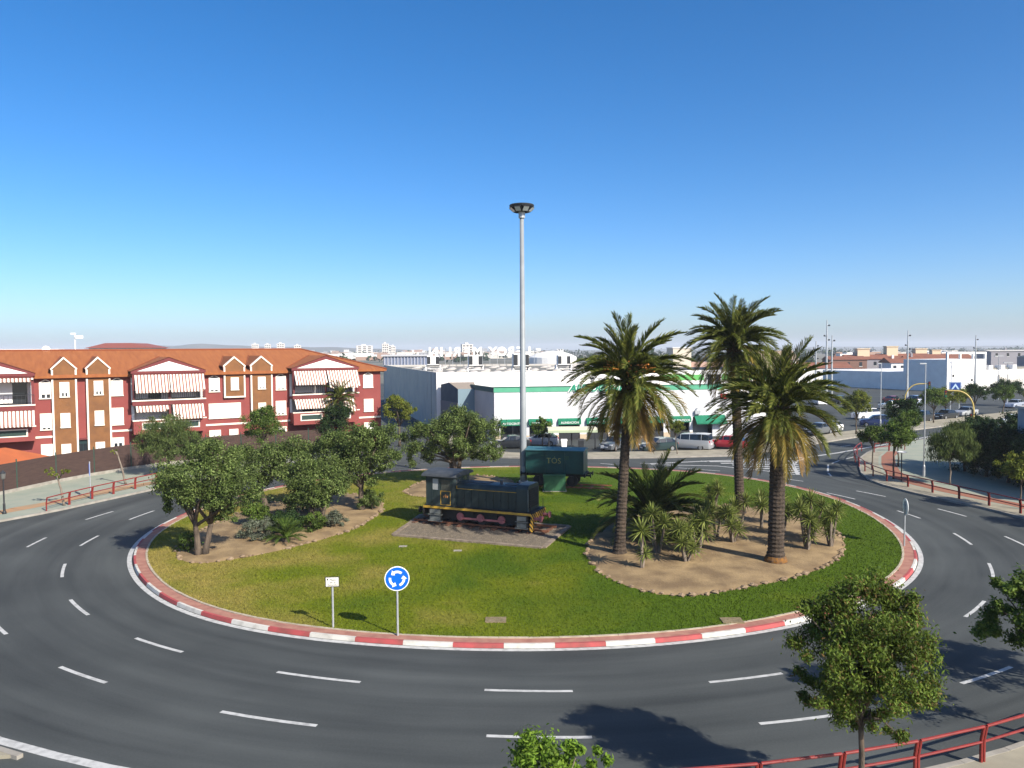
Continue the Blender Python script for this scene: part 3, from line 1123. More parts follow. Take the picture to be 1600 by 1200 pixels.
tree("olive_tree", "olive with a low round crown and forked trunk in the middle of the left bed", (-12.1, 47.4, .17), [(0, 0, 2.9, 2.0, 1.9, 1.4), (-1.0, 0, 3.4, 1.3, 1.3, 1.1), (1.1, .2, 2.6, 1.2, 1.2, 1.1), (0, -.3, 2.0, 1.6, 1.4, .9)], 1.35, .2,
     LM_olive, M_bark, 125, 200, .16, .065, 3, group=G_ol, stems=2)
tree("olive_tree", "largest olive of the left bed, rising above the others beside the lawn", (-10.3, 52.0, .17), [(-.6, .3, 3.9, 2.5, 2.3, 1.7), (.7, 0, 5.0, 2.0, 1.9, 1.3), (1.6, 0, 3.6, 1.4, 1.4, 1.3), (-2.0, .5, 4.0, 1.6, 1.6, 1.5), (-.4, 0, 2.6, 1.9, 1.7, 1.1)], 1.8, .23,
     LM_olive, M_bark, 180, 210, .17, .07, 4, group=G_ol)
tree("olive_tree", "broad many-stemmed olive behind the engine cab", (-4.7, 62.6, .17), [(.2, 0, 4.2, 2.8, 2.6, 1.7), (-2.5, .2, 3.7, 1.9, 1.9, 1.7), (2.6, 0, 3.6, 2.0, 1.9, 1.8), (.6, .2, 5.2, 2.0, 1.9, 1.0), (-2.6, 0, 2.2, 1.4, 1.3, 1.0), (3.0, 0, 2.4, 1.3, 1.2, 1.0), (.5, -.4, 2.8, 2.0, 1.5, 1.0)], 1.9, .24,
     LM_olive, M_bark, 210, 210, .18, .075, 5, group=G_ol, stems=3)

def shrub(name, label, loc, lobes, leaf, n, per, ln, wd, seed, up=.3, hang=0):
    return tree(name, label, loc, lobes, .35, .05, leaf, M_bark, n, per, ln, wd, seed, "shrub", None, limbs=6, hang=hang, cname="foliage", up=up, tname="stem")

shrub("shrub", "grey lavender-like cushion bush in front of the left bed", (-14.8, 43.9, .17), [(0, 0, .55, 1.25, .95, .6), (.4, .2, .75, .8, .7, .5)], LM_lav, 55, 130, .13, .035, 21)
shrub("shrub", "dark leafy bush below the low round olive", (-11.9, 45.9, .17), [(0, 0, .6, .95, .8, .65), (-.6, .1, .5, .6, .6, .5)], LM_green, 40, 110, .15, .06, 22)
shrub("shrub", "silvery bush at the foot of the largest olive beside the lawn", (-9.6, 52.1, .17), [(0, 0, .7, .9, .8, .8), (-.6, 0, .6, .6, .6, .6)], LM_olive, 45, 120, .16, .05, 23)
shrub("shrub", "small green sucker growth at the foot of the split-trunk olive", (-17.6, 41.6, .17), [(0, 0, .5, .65, .6, .6)], LM_green, 22, 90, .15, .06, 24)
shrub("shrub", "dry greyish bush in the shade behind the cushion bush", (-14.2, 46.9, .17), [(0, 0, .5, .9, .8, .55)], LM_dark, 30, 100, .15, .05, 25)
shrub("shrub", "green bush between the leaning olive and the cushion bush", (-16.0, 47.6, .17), [(0, 0, .7, 1.2, 1.1, .75)], LM_green, 40, 110, .16, .06, 26)
shrub("shrub", "grey-green bush at the rear of the left bed", (-14.0, 51.0, .17), [(0, 0, .7, 1.3, 1.1, .75), (1.0, .2, .6, .8, .8, .6)], LM_olive, 45, 110, .16, .06, 27)
shrub("shrub", "low bush beside the forked trunk of the round olive", (-11.0, 47.0, .17), [(0, 0, .5, .8, .7, .55)], LM_lav, 30, 100, .14, .05, 28)
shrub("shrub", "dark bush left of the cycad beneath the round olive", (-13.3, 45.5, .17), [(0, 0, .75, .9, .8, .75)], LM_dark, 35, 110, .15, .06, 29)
# cycad-like fan plant
cy = thing("cycad", "bright green cycad with stiff feathery leaves in the left bed", "cycad", (-12.9, 43.3, .19))
cyf = frond_mesh("leaf", 1.25, 55, 60, LM_green, np.random.RandomState(9), 26, .26, .1, .035)
for i in range(26):
    o = link("leaf", cyf, cy)
    o.location = (0, 0, .25)
    o.rotation_euler = (0, R(30 - 60 * (i % 5) / 4), i * 2.39996)
MB().lathe([(.16, -.05), (.2, .15), (.12, .32)], 8).part("stem", M_bark, cy)

# ------------------------------------------------------------------ gravel bed, rails and the shunting engine
gb = struct(link("engine_plinth", None))
def plinth():
    G = [Vector(p) for p in GRAVEL]
    mb = MB()
    rs = np.random.RandomState(8)
    n, m = 60, 34
    for j in range(m + 1):
        for i in range(n + 1):
            a = G[0].lerp(G[1], i / n)
            b = G[3].lerp(G[2], i / n)
            p = a.lerp(b, j / m)
            mb.v.append((p.x, p.y, .185 + rs.uniform(0, .05)))
    for j in range(m):
        for i in range(n):
            q = j * (n + 1) + i
            mb.f.append((q, q + 1, q + n + 2, q + n + 1))
            mb.m.append(0)
    mb.part("gravel", M_gravel, gb)["kind"] = 'stuff'
    for i in range(4):
        a, b = G[i], G[(i + 1) % 4]
        d = b - a
        k = int(d.length / 1.0)
        nn = Vector((d.y, -d.x)).normalized()
        for q in range(k):
            p0, p1 = a + d * (q / k), a + d * ((q + .985) / k)
            w0 = .16 + rs.uniform(-.02, .02)
            o = MB().prism([(v.x, v.y) for v in (p0 + nn * w0, p1 + nn * w0, p1 - nn * .1, p0 - nn * .1)], .05, .25 + rs.uniform(-.015, .02))
            o.part("edging_block", mat("plinth_stone", (.24, .19, .14), .95, (.14, .11, .08), 3, 6), gb)
plinth()
M_rust = mat("rust", (0.16, 0.055, 0.025), .9, (.24, .10, .05), 6, 5, bump=.4)
LROOT = Vector((-5.55, 47.55, .2))
LRZ = R(-23.2)
trk = thing("rail_track", "short rusty track on dark sleepers under the engine", "track", LROOT, LRZ)
for k in range(12):
    MB().box(-.9 + k * .78, -.66 + k * .78, .05, 2.35, -.02, .09).part("sleeper", mat("sleeper_wood", (.075, .04, .025), .95, (.14, .06, .035), 5, 5), trk)
for y in (.5, 1.82):
    MB().box(-1.0, 8.1, y - .035, y + .035, .09, .20).part("rail", M_rust, trk)

M_loco = mat("engine_paint", (0.013, 0.024, 0.026), .42, (.034, .048, .046), 2.2, 7, lo=.4, hi=.8, stretch=(1, 1, .25), spec=.5)
M_loco_top = mat("engine_roof", (0.034, 0.039, 0.043), .6, (.055, .06, .064), 2.5, 6)
M_black = mat("engine_black", (0.010, 0.010, 0.011), .6, (.022, .02, .018), 3, 5)
M_yel = mat("engine_yellow", (0.50, 0.30, 0.03), .6, (.36, .22, .04), 4, 6)
M_pink = mat("faded_red", (0.42, 0.15, 0.15), .6, (.32, .10, .10), 4, 6)
M_grey = mat("step_grey", (0.16, 0.17, 0.16), .7, (.10, .11, .10), 4, 5)

def hazard_mat():
    m, nt, p = _new("hazard_stripes")
    N, L = nt.nodes.new, nt.links.new
    tc = N("ShaderNodeTexCoord")
    w = N("ShaderNodeTexWave")
    w.wave_type = 'BANDS'
    w.bands_direction = 'DIAGONAL'
    w.inputs['Scale'].default_value = 2.2
    L(tc.outputs['Object'], w.inputs[0])
    rp = N("ShaderNodeValToRGB")
    rp.color_ramp.interpolation = 'CONSTANT'
    rp.color_ramp.elements[0].color = (.50, .28, .03, 1)
    rp.color_ramp.elements[1].color = (.012, .012, .012, 1)
    rp.color_ramp.elements[1].position = .62
    L(w.outputs['Fac'], rp.inputs[0])
    L(rp.outputs[0], p.inputs[0])
    p.inputs['Roughness'].default_value = .6
    return m
M_haz = hazard_mat()

def rring(y0, y1, z0, z1, r, n=6):
    """(y, z) ring with the two top corners rounded"""
    ring = [(y0, z0), (y1, z0)]
    for i in range(n + 1):
        a = pi / 2 * i / n
        ring.append((y1 - r + r * cos(a), z1 - r + r * sin(a)))
    for i in range(n + 1):
        a = pi / 2 + pi / 2 * i / n
        ring.append((y0 + r + r * cos(a), z1 - r + r * sin(a)))
    return ring

def engine():
    t = thing("shunting_engine", "dark blue-green diesel shunting engine with yellow sill and pink coupling rods on a gravel plinth", "locomotive", LROOT, LRZ)
    P = lambda mb, n, m, par=t, **k: mb.part(n, m, par, **k)
    P(MB().box(0.0, 7.2, 0.05, 2.25, 1.10, 1.22), "running_plate", M_black)
    P(MB().box(-.02, 7.16, -.005, .055, 1.07, 1.20).box(-.02, 7.16, 2.245, 2.30, 1.07, 1.20), "yellow_sill", M_yel)
    P(MB().box(.15, 7.0, .42, .46, .38, 1.10).box(.15, 7.0, 1.84, 1.88, .38, 1.10).box(.3, 6.9, .8, 1.5, .5, 1.10), "frame", M_black)
    # cab
    cab = MB()
    cab.box(.15, .22, .06, 2.24, 1.22, 3.06)
    cab.box(2.03, 2.10, .06, 2.24, 1.22, 2.30)
    for (a, b) in ((.06, .35), (.95, 1.35), (1.95, 2.24)):
        cab.box(2.03, 2.10, a, b, 2.30, 3.06)
    cab.box(2.03, 2.10, .35, .95, 2.92, 3.06).box(2.03, 2.10, 1.35, 1.95, 2.92, 3.06)
    for y in (.06, 2.18):
        cab.box(.22, .62, y, y + .06, 1.22, 3.06).box(.62, 1.02, y, y + .06, 1.22, 2.22).box(.62, 1.02, y, y + .06, 2.90, 3.06)
        cab.box(1.02, 1.10, y, y + .06, 1.22, 3.06).box(1.92, 2.03, y, y + .06, 1.22, 3.06).box(1.10, 1.92, y, y + .06, 2.95, 3.06)
    c = P(cab, "cab", M_loco)
    roof = MB()
    ring = [(-.16, 3.05), (2.46, 3.05), (2.46, 3.09)] + [(1.15 + 1.31 * cos(pi * i / 10), 3.09 + .26 * sin(pi * i / 10)) for i in range(1, 10)] + [(-.16, 3.09)]
    roof.slabx(ring, -.05, 2.28)
    P(roof, "cab_roof", M_loco_top)
    glass = glassmat("engine_glass", (.05, .055, .05), .2)
    for y in (.08, 2.2):
        P(MB().box(.62, 1.02, y, y + .02, 2.22, 2.90), "side_window", mat("milky_pane", (.30, .31, .30), .4) if y < 1 else glass, c)
    P(MB().box(2.055, 2.075, .35, .95, 2.30, 2.92), "front_window", glass, c)
    P(MB().box(2.055, 2.075, 1.35, 1.95, 2.30, 2.92), "front_window", glass, c)
    for y, yo in ((.075, -1), (2.175, 1)):
        d = P(MB().box(1.10, 1.92, y, y + .05, 1.22, 2.22).box(1.10, 1.20, y, y + .05, 2.22, 2.95).box(1.82, 1.92, y, y + .05, 2.22, 2.95).box(1.20, 1.82, y, y + .05, 2.85, 2.95), "cab_door", M_loco)
        P(MB().box(1.2, 1.82, y + .015, y + .03, 2.22, 2.85), "door_pane", glass, d)
        if yo < 0:
            f = MB()
            x0, x1, z0, z1, w, yy = 1.16, 1.86, 1.30, 2.18, .035, y - .012
            for (a, b, e, g) in ((x0, x1, z0, z0 + w), (x0, x1, z1 - w, z1), (x0, x0 + w, z0 + w, z1 - w), (x1 - w, x1, z0 + w, z1 - w)):
                f.box(a, b, yy, y + .002, e, g)
            P(f, "door_lining", M_yel, d)
            e = MB()      # crest: a small shield with two supporters
            e.slab([(1.45, 1.92), (1.51, 1.98), (1.57, 1.92), (1.55, 1.80), (1.51, 1.75), (1.47, 1.80)], yy, y + .002)
            e.slab([(1.34, 1.86), (1.40, 1.90), (1.43, 1.80), (1.37, 1.74)], yy, y + .002)
            e.slab([(1.68, 1.86), (1.62, 1.90), (1.59, 1.80), (1.65, 1.74)], yy, y + .002)
            P(e, "crest", mat("crest_orange", (.45, .20, .06), .6), d)
    # bonnet with side doors and nose
    h = MB()
    h.slabx(rring(.36, 1.94, 1.22, 2.66, .30), 2.10, 6.15)
    hood = smooth_angle(P(h, "bonnet", M_loco), 30)
    for i in range(8):
        x = 2.2 + i * .49
        for y in (.335, 1.935):
            P(MB().box(x, x + .465, y, y + .03, 1.28, 2.28), "bonnet_door", M_loco, hood)
            P(MB().box(x + .40, x + .43, y - .02 if y < 1 else y + .03, y if y < 1 else y + .05, 1.72, 1.82), "door_latch", M_black, hood)
    P(MB().box(2.14, 6.12, .325, .362, 2.315, 2.345).box(2.14, 2.17, .325, .362, 2.345, 2.5), "bonnet_lining", M_yel, hood)
    tr = MB()
    tr.box(2.6, 4.1, .75, 1.55, 2.64, 2.70).cyl((4.8, 1.15, 2.62), (4.8, 1.15, 2.86), .09, .09, 10).box(5.2, 5.9, .8, 1.5, 2.64, 2.70)
    P(tr, "bonnet_hatch", M_loco_top, hood)
    nz = MB()
    nz.slabx(rring(.26, 2.04, 1.22, 2.80, .28), 6.15, 6.90)
    nose = smooth_angle(P(nz, "radiator_casing", M_loco), 30)
    P(MB().box(6.88, 6.93, .45, 1.85, 1.45, 2.55), "radiator_grille", M_black, nose)
    for i in range(7):
        P(MB().box(6.92, 6.945, .5, 1.8, 1.52 + i * .145, 1.58 + i * .145), "grille_bar", M_black, nose)
    P(MB().box(6.885, 6.905, .265, .285, 1.25, 2.55), "casing_edge", M_steel, nose)
    # ends
    for x0, x1 in ((7.16, 7.24), (-.06, .02)):
        b = P(MB().box(x0, x1, .0, 2.3, .62, 1.16), "buffer_beam", M_haz if x0 > 1 else M_black)
        s = 1 if x0 > 1 else -1
        for y in (.42, 1.88):
            xx = x1 if s > 0 else x0
            P(MB().cyl((xx, y, .84), (xx + s * .38, y, .84), .10, .085, 12).cyl((xx + s * .38, y, .84), (xx + s * .44, y, .84), .20, .20, 14), "buffer", M_pink if s > 0 else M_black, b)
        P(MB().box(min(xx, xx + s * .3), max(xx, xx + s * .3), 1.08, 1.22, .70, .86), "coupling_hook", M_pink if s > 0 else M_black, b)
    P(MB().box(7.10, 7.245, -.01, .34, .14, .62), "end_plate", M_haz)
    for y in (.1, 2.2):
        P(MB().tube([(7.1, y, 1.2), (7.1, y, 1.75)], .02, 5), "handrail", M_black)
    # steps
    for x0, x1 in ((.35, 1.25), (6.2, 6.95)):
        st = MB()
        st.box(x0, x1, .02, .05, .25, 1.08, 1)
        st.box(x0 - .02, x1 + .02, -.08, .14, .28, .32).box(x0 - .02, x1 + .02, -.05, .16, .66, .70)
        st.box(x0 + .08, x1 - .08, .012, .022, .34, .62).box(x0 + .08, x1 - .08, .012, .022, .74, 1.0)
        P(st, "footstep", [M_grey, M_black])
    # wheels, cranks and rods
    for x in (2.43, 3.80, 5.20):
        for y, s in ((.50, -1), (1.82, 1)):
            w = P(MB().cyl((x, y - .06, .66), (x, y + .06, .66), .46, .46, 28).cyl((x, y + s * .06, .66), (x, y + s * .10, .66), .15, .15, 12), "wheel", M_black)
            P(MB().slab([(x + .24 * cos(a * pi / 10) - (.05), .62 + .24 * sin(a * pi / 10)) for a in range(20)], y + s * .16 - .04, y + s * .16 + .04), "crank", M_pink, w)
            P(MB().cyl((x + .1, y + s * .20, .54), (x + .1, y + s * .30, .54), .085, .085, 10), "crank_pin", M_pink, w)
    for y in (.24, 2.08):
        P(MB().box(2.45, 3.92, y, y + .05, .49, .60), "coupling_rod", M_pink)
        P(MB().box(3.92, 5.40, y - .002, y + .048, .495, .605), "coupling_rod", M_pink)
    P(MB().box(2.8, 3.3, .30, .40, .72, .98).box(4.3, 4.9, .30, .40, .72, .98), "spring_box", M_black)
    for o in (c, nose):
        bevel(o, .012, 1)
    return t
engine()

def wagon():
    t = thing("goods_wagon", "dark green closed goods wagon lettered on its side, behind the lamp mast", "wagon", (1.05, 60.7, .15), R(-14))
    M_wag = mat("wagon_green", (0.006, 0.034, 0.034), .4, (.010, .052, .048), 1.2, 6, spec=.5)
    body = MB().box(0, 4.6, 0, 2.1, 1.12, 2.93).part("body", M_wag, t)
    bevel(body, .03, 1)
    for x in (.0, 1.5, 3.04, 4.54):
        for y in (-.035, 2.1):
            MB().box(x, x + .06, y, y + .035, 1.14, 2.9).part("upright", M_wag, body)
    MB().slabx([(-.09, 2.93), (2.19, 2.93), (2.19, 2.98), (1.05, 3.13), (-.09, 2.98)], -.06, 4.66).part("lid", mat("wagon_lid", (.035, .11, .13), .45, (.05, .13, .14), 2, 5), t)
    me = text_mesh("T\u00d3S", .62, .006, name="lettering", bold=-.008, space=1.0)
    me.materials.append(mat("wagon_yellow", (.30, .28, .08), .6))
    link("lettering", me, body, (2.25, -.008, 2.13))
    MB().box(3.1, 3.45, -.012, .0, 2.25, 2.55).box(1.2, 1.75, -.012, 0, 2.5, 2.58).part("faded_panel", mat("faded_panel", (.03, .07, .045), .6), body)
    MB().box(-.05, 4.65, .25, .37, .9, 1.12).box(-.05, 4.65, 1.73, 1.85, .9, 1.12).box(-.12, 0, .05, 2.05, .88, 1.14).box(4.6, 4.72, .05, 2.05, .88, 1.14).part("underframe", M_black, t)
    for x in (.95, 3.65):
        for y in (.36, 1.74):
            w = MB().cyl((x, y - .06, .53), (x, y + .06, .53), .44, .44, 24).part("wheel", M_black, t)
            MB().box(x - .14, x + .14, y - .26 if y < 1 else y + .08, y - .08 if y < 1 else y + .26, .42, .92).part("axle_box", M_black, w)
    for x, s in ((-.12, -1), (4.72, 1)):
        for y in (.45, 1.65):
            MB().cyl((x, y, 1.0), (x + s * .34, y, 1.0), .08, .08, 10).cyl((x + s * .34, y, 1.0), (x + s * .40, y, 1.0), .18, .18, 12).part("buffer", M_black, t)
    tr = thing("rail_track", "short track with dark sleepers under the green wagon", "track", (1.05, 60.7, .15), R(-14))
    for y in (.36, 1.74):
        MB().box(-1.2, 6.6, y - .035, y + .035, .0, .09).part("rail", M_rust, tr)
    for k in range(9):
        MB().box(-1.0 + k * .85, -.76 + k * .85, .0, 2.1, -.06, .03).part("sleeper", MATS["sleeper_wood"], tr)
wagon()
bx = thing("utility_cabinet", "green metal utility cabinet on the grass before the wagon", "cabinet", (2.36, 58.6, .15), R(-2))
M_cab = mat("cabinet_green", (.022, .085, .040), .5, (.03, .10, .045), 2, 4)
bevel(MB().box(0, 1.68, 0, .7, 0, 1.18).part("housing", M_cab, bx), .02, 1)
MB().box(.04, .83, -.02, .0, .06, 1.12).part("door", M_cab, bx)
MB().box(.85, 1.64, -.02, .0, .06, 1.12).part("door", M_cab, bx)
MB().box(-.03, 1.71, -.04, .74, 1.18, 1.24).part("cover", M_cab, bx)
MB().box(-.08, 1.76, -.08, .78, -.06, .05).part("plinth", M_kerb, bx)

def mast():
    t = thing("light_mast", "tall grey floodlight mast with a ring of lamps in the island centre", "light mast", (.87, 61.8, .15))
    h = 22.2
    MB().lathe([(.29, 0), (.28, 1), (.155, h)], 16, (0, 0, 0)).part("pole", mat("mast_grey", (.24, .26, .27), .5, (.20, .22, .23), 1, 4), t, smooth=True)
    MB().lathe([(.5, 0), (.5, .06), (.38, .08), (.38, .3)], 12).part("base_flange", M_steel, t)
    MB().box(-.14, .14, -.40, -.34, .7, 1.5).part("service_door", M_steel, t)
    MB().lathe([(.24, h - .9), (.26, h - .88), (.26, h - .4), (.22, h - .35)], 12).part("collar", M_steel, t)
    MB().lathe([(.95, h - .02), (1.0, h + .10), (.95, h + .16), (.4, h + .24)], 20).part("crown_plate", M_dark, t)
    for k in range(8):
        a = 2 * pi * k / 8 + .39
        r = .78
        lm = MB()
        q = lambda u, v, w: (cos(a) * u - sin(a) * v, sin(a) * u + cos(a) * v, h + w)
        lm.hexa([q(.62, -.27, -.42), q(.98, -.27, -.10), q(.98, .27, -.10), q(.62, .27, -.42)], [q(.50, -.22, -.26), q(.82, -.22, .02), q(.82, .22, .02), q(.50, .22, -.26)])
        o = lm.part("floodlight", mat("lamp_housing", (.03, .032, .035), .5), t)
        MB().face([q(.655, -.22, -.405), q(.975, -.22, -.12), q(.975, .22, -.12), q(.655, .22, -.405)][::-1]).part("lens", mat("lamp_glass", (.55, .58, .58), .15), o).location = (cos(a) * .012, sin(a) * .012, -.012)
        MB().tube([q(.12, 0, -.3), q(.55, 0, -.22)], .03, 5).part("bracket", M_steel, t)
mast()

# ------------------------------------------------------------------ signs on the island
M_blue = mat("sign_blue", (.0, .10, .50), .35)
M_signwhite = mat("sign_white", (.78, .79, .78), .4)
def arc_arrow(mb, a0, a1, r0, r1, y):
    n = 8
    s = 1 if a1 > a0 else -1
    for i in range(n):
        p, q = R(a0 + (a1 - a0) * .72 * i / n), R(a0 + (a1 - a0) * .72 * (i + 1) / n)
        f = [(r0 * cos(p), y, r0 * sin(p)), (r1 * cos(p), y, r1 * sin(p)), (r1 * cos(q), y, r1 * sin(q)), (r0 * cos(q), y, r0 * sin(q))]
        mb.face(f if s < 0 else f[::-1])
    e, t = R(a0 + (a1 - a0) * .72), R(a1)
    rm = (r0 + r1) / 2
    f = [((r0 - .07) * cos(e), y, (r0 - .07) * sin(e)), ((r1 + .07) * cos(e), y, (r1 + .07) * sin(e)), (rm * cos(t), y, rm * sin(t))]
    mb.face(f if s < 0 else f[::-1])

def round_sign(name, label, loc, rz, zc, r, face=True):
    t = thing(name, label, "sign", loc, rz)
    MB().tube([(0, .05, -.05), (0, .05, zc + .3)], .04, 10).part("post", M_steel, t)
    pl = MB().cyl((0, 0, zc), (0, .025, zc), r, r, 40).part("plate", M_signwhite if face else M_steel, t)
    if face:
        MB().cyl((0, -.004, zc), (0, .0, zc), r * .93, r * .93, 40).part("blue_disc", M_blue, pl)
        ar = MB()
        for a in (50, 170, 290):
            arc_arrow(ar, a, a + 95, .22, .31, -.009)
        o = ar.part("arrows", M_signwhite, pl)
        o.location = (0, 0, zc)
    MB().box(-.1, .1, .02, .1, zc - .12, zc - .08).box(-.1, .1, .02, .1, zc + .08, zc + .12).part("clamp", M_steel, t)
    return t
round_sign("roundabout_sign", "round blue roundabout sign with three white arrows on a steel post", (-4.42, 28.95, .15), R(8), 2.2, .47)
round_sign("round_sign", "round traffic sign seen edge-on at the right rim of the island", (21.45, 41.75, .15), R(80), 2.15, .45)
t = thing("name_board", "small white name board with black frame on a post, left of the blue sign", "sign", (-7.1, 29.85, .15), R(4))
MB().tube([(0, .04, -.05), (0, .04, 1.75)], .04, 10).part("post", M_steel, t)
pl = MB().box(-.27, .27, 0, .03, 1.62, 2.02).part("plate", M_dark, t)
MB().box(-.245, .245, -.004, .001, 1.645, 1.995).part("panel", mat("board_cream", (.70, .68, .60), .5), pl)
for txt, z in (("Plaza", 1.90), ("de la", 1.80), ("Estaci\u00f3n", 1.70)):
    me = text_mesh(txt, .12, .003, name="lettering")
    me.materials.append(M_dark)
    link("lettering", me, pl, (.02, -.007, z))
MB().slab([(-.21, 1.92), (-.18, 1.97), (-.15, 1.92), (-.18, 1.87)], -.008, -.003).part("emblem", M_dark, pl)

# ------------------------------------------------------------------ the red apartment block
M_red = mat("red_render", (0.215, 0.050, 0.044), .85, (.185, .040, .036), .5, 6)
M_redtrim = mat("dark_red_trim", (0.15, 0.032, 0.032), .85, (.125, .028, .028), .8, 6)
M_brick = mat("brown_brick", (0.20, 0.088, 0.032), .9, (.15, .068, .028), 1.4, 8, bump=.3, bscale=12)
M_cream = mat("cream_trim", (0.74, 0.66, 0.56), .8)
M_wht = mat("white_wall", (0.78, 0.77, 0.74), .8, (.72, .70, .67), .6, 5)
M_shut = mat("roller_shutter", (0.76, 0.75, 0.71), .7)
M_roof = mat("orange_roof_tiles", (0.285, 0.098, 0.030), .9, (.235, .076, .024), .7, 7, bump=.5, bscale=6, stretch=(5, .7, .7))
M_ridge = mat("ridge_tile", (0.19, 0.05, 0.018), .9)
M_dglass = glassmat("dark_pane", (.02, .025, .03), .1)
M_green_grille = mat("green_grille", (.012, .035, .028), .6)

def stripes_mat():
    m, nt, p = _new("awning_stripes")
    N, L = nt.nodes.new, nt.links.new
    tc = N("ShaderNodeTexCoord")
    sp = N("ShaderNodeSeparateXYZ")
    L(tc.outputs['Object'], sp.inputs[0])
    a = N("ShaderNodeMath")
    a.operation = 'MULTIPLY'
    a.inputs[1].default_value = 1 / .30
    L(sp.outputs[0], a.inputs[0])
    f = N("ShaderNodeMath")
    f.operation = 'FRACT'
    L(a.outputs[0], f.inputs[0])
    rp = N("ShaderNodeValToRGB")
    rp.color_ramp.interpolation = 'CONSTANT'
    rp.color_ramp.elements[0].color = (.72, .66, .58, 1)
    rp.color_ramp.elements[1].color = (.22, .10, .075, 1)
    rp.color_ramp.elements[1].position = .52
    L(f.outputs[0], rp.inputs[0])
    L(rp.outputs[0], p.inputs[0])
    p.inputs['Roughness'].default_value = .9
    return m
M_awn = stripes_mat()

def apartment():
    t = thing("apartment_building", "red three-storey apartment block with orange tiled roof, brick gables and striped balcony awnings", "building", (-43.2, 71.3, 0), R(33))
    P = lambda mb, n, m, par=t: mb.part(n, m, par)
    EZ, RZ, SL = 8.9, 11.25, None
    X0, X1 = -22.0, 33.3
    BAYS = [(-7.5, -0.92), (7.15, 13.75), (22.7, 30.1)]
    # main walls between the bays, then the set-back wall inside each loggia
    w = MB()
    segs = [(X0, BAYS[0][0]), (BAYS[0][1], BAYS[1][0]), (BAYS[1][1], BAYS[2][0]), (BAYS[2][1], X1)]
    for a, b in segs:
        w.box(a, b, 0, .4, 0, EZ)
    w.box(X1 - .4, X1, .4, 14, 0, EZ).box(X0, X0 + .4, .4, 14, 0, EZ).box(X0 + .4, X1 - .4, 13.6, 14, 0, EZ)
    for a, b in BAYS:
        w.box(a, b, .0, .4, 0, 3.1)
    wall = P(w, "wall", M_red)
    # roof: front and back slopes with a hip at the right end
    e0, e1, ov = X0 - .5, X1 + .55, .55
    ymid = 7.0
    rdx = e1 - 7.55
    rf = MB()
    A, B, C, D = (e0, -ov, EZ), (e1, -ov, EZ), (e1, 14 + ov, EZ), (e0, 14 + ov, EZ)
    E_, F_ = (e0, ymid, RZ), (rdx, ymid, RZ)
    rf.face([A, B, F_, E_]).face([B, C, F_]).face([C, D, E_, F_]).face([D, A, E_])
    lo = lambda p: (p[0], p[1], p[2] - .22)
    for p, q in ((A, B), (B, C), (C, D), (D, A)):
        rf.face([lo(p), lo(q), q, p])
    rf.face([lo(D), lo(C), lo(B), lo(A)])
    roof = P(rf, "roof", M_roof)
    P(MB().tube([(e0, ymid, RZ + .02), (rdx, ymid, RZ + .02)], .12, 6), "ridge", M_ridge, roof)
    P(MB().tube([(rdx, ymid, RZ + .02), (e1, -ov, EZ + .03)], .11, 6).tube([(rdx, ymid, RZ + .02), (e1, 14 + ov, EZ + .03)], .11, 6), "hip_ridge", M_ridge, roof)
    P(MB().box(e0 + .2, e1 - .2, -.35, .0, EZ - .32, EZ - .2), "cornice", M_redtrim, roof)
    slope = (RZ - EZ) / (ymid + ov)
    back = lambda z: (z - EZ) / slope - ov          # y where the main roof reaches height z

    def window(x0, x1, z0, z1, arch=False, peek=0, y=0.0):
        f = MB()
        tw = .13
        zt = z1 - (.34 if arch else 0)
        f.box(x0, x0 + tw, y - .09, y, z0, zt).box(x1 - tw, x1, y - .09, y, z0, zt).box(x0 - .03, x1 + .03, y - .13, y, z0 - .09, z0)
        if arch:
            xm = (x0 + x1) / 2
            f.slab([(x0, zt), (x0 + tw, zt), (xm, z1 - .14), (x1 - tw, zt), (x1, zt), (xm, z1)], y - .09, y)
        else:
            f.box(x0 + tw, x1 - tw, y - .09, y, zt - tw, zt)
        o = P(f, "window", M_cream)
        top = zt if arch else zt - tw
        P(MB().box(x0 + tw, x1 - tw, y - .035, y - .005, z0 + (.0 if not peek else peek), top), "shutter", M_shut, o)
        if peek:
            P(MB().box(x0 + tw, x1 - tw, y - .02, y - .005, z0, z0 + peek), "pane", M_dglass, o)
            xm = (x0 + x1) / 2
            P(MB().box(xm - .06, xm + .06, y - .035, y - .02, z0, z0 + peek).box(x0 + tw, x0 + tw + .06, y - .035, y - .02, z0, z0 + peek).box(x1 - tw - .06, x1 - tw, y - .035, y - .02, z0, z0 + peek), "sash", M_shut, o)
        if arch:
            xm = (x0 + x1) / 2
            P(MB().slab([(x0 + tw + .05, zt + .03), (x1 - tw - .05, zt + .03), (xm, z1 - .2)], y - .04, y - .01), "fanlight", M_dglass, o)
        return o

    for a in ((-.5, .56, 6.85, 8.63, True, .35), (5.43, 6.46, 6.9, 8.66, True, 0), (14.37, 15.44, 6.95, 8.68, True, .15), (21.2, 22.3, 6.92, 8.68, True, .12), (31.15, 32.35, 6.85, 8.6, True, 0)):
        window(*a)
    for a in ((-.5, .5, 3.94, 5.43, False, .16), (-.5, .5, 1.08, 2.57), (5.4, 6.45, 4.07, 5.68), (5.38, 6.43, 1.35, 2.8, False, .9), (14.3, 15.45, 1.6, 2.95),
              (16.28, 17.2, 1.9, 2.95), (21.15, 22.28, 4.22, 5.7, False, .12), (20.75, 22.3, 1.6, 2.9, False, 1.0), (31.2, 32.36, 4.1, 5.5), (31.2, 32.36, 1.4, 2.8)):
        window(*a)
    # wide three-part window
    for q in range(3):
        window(14.3 + q * 1.07, 15.37 + q * 1.07, 4.2, 5.7)
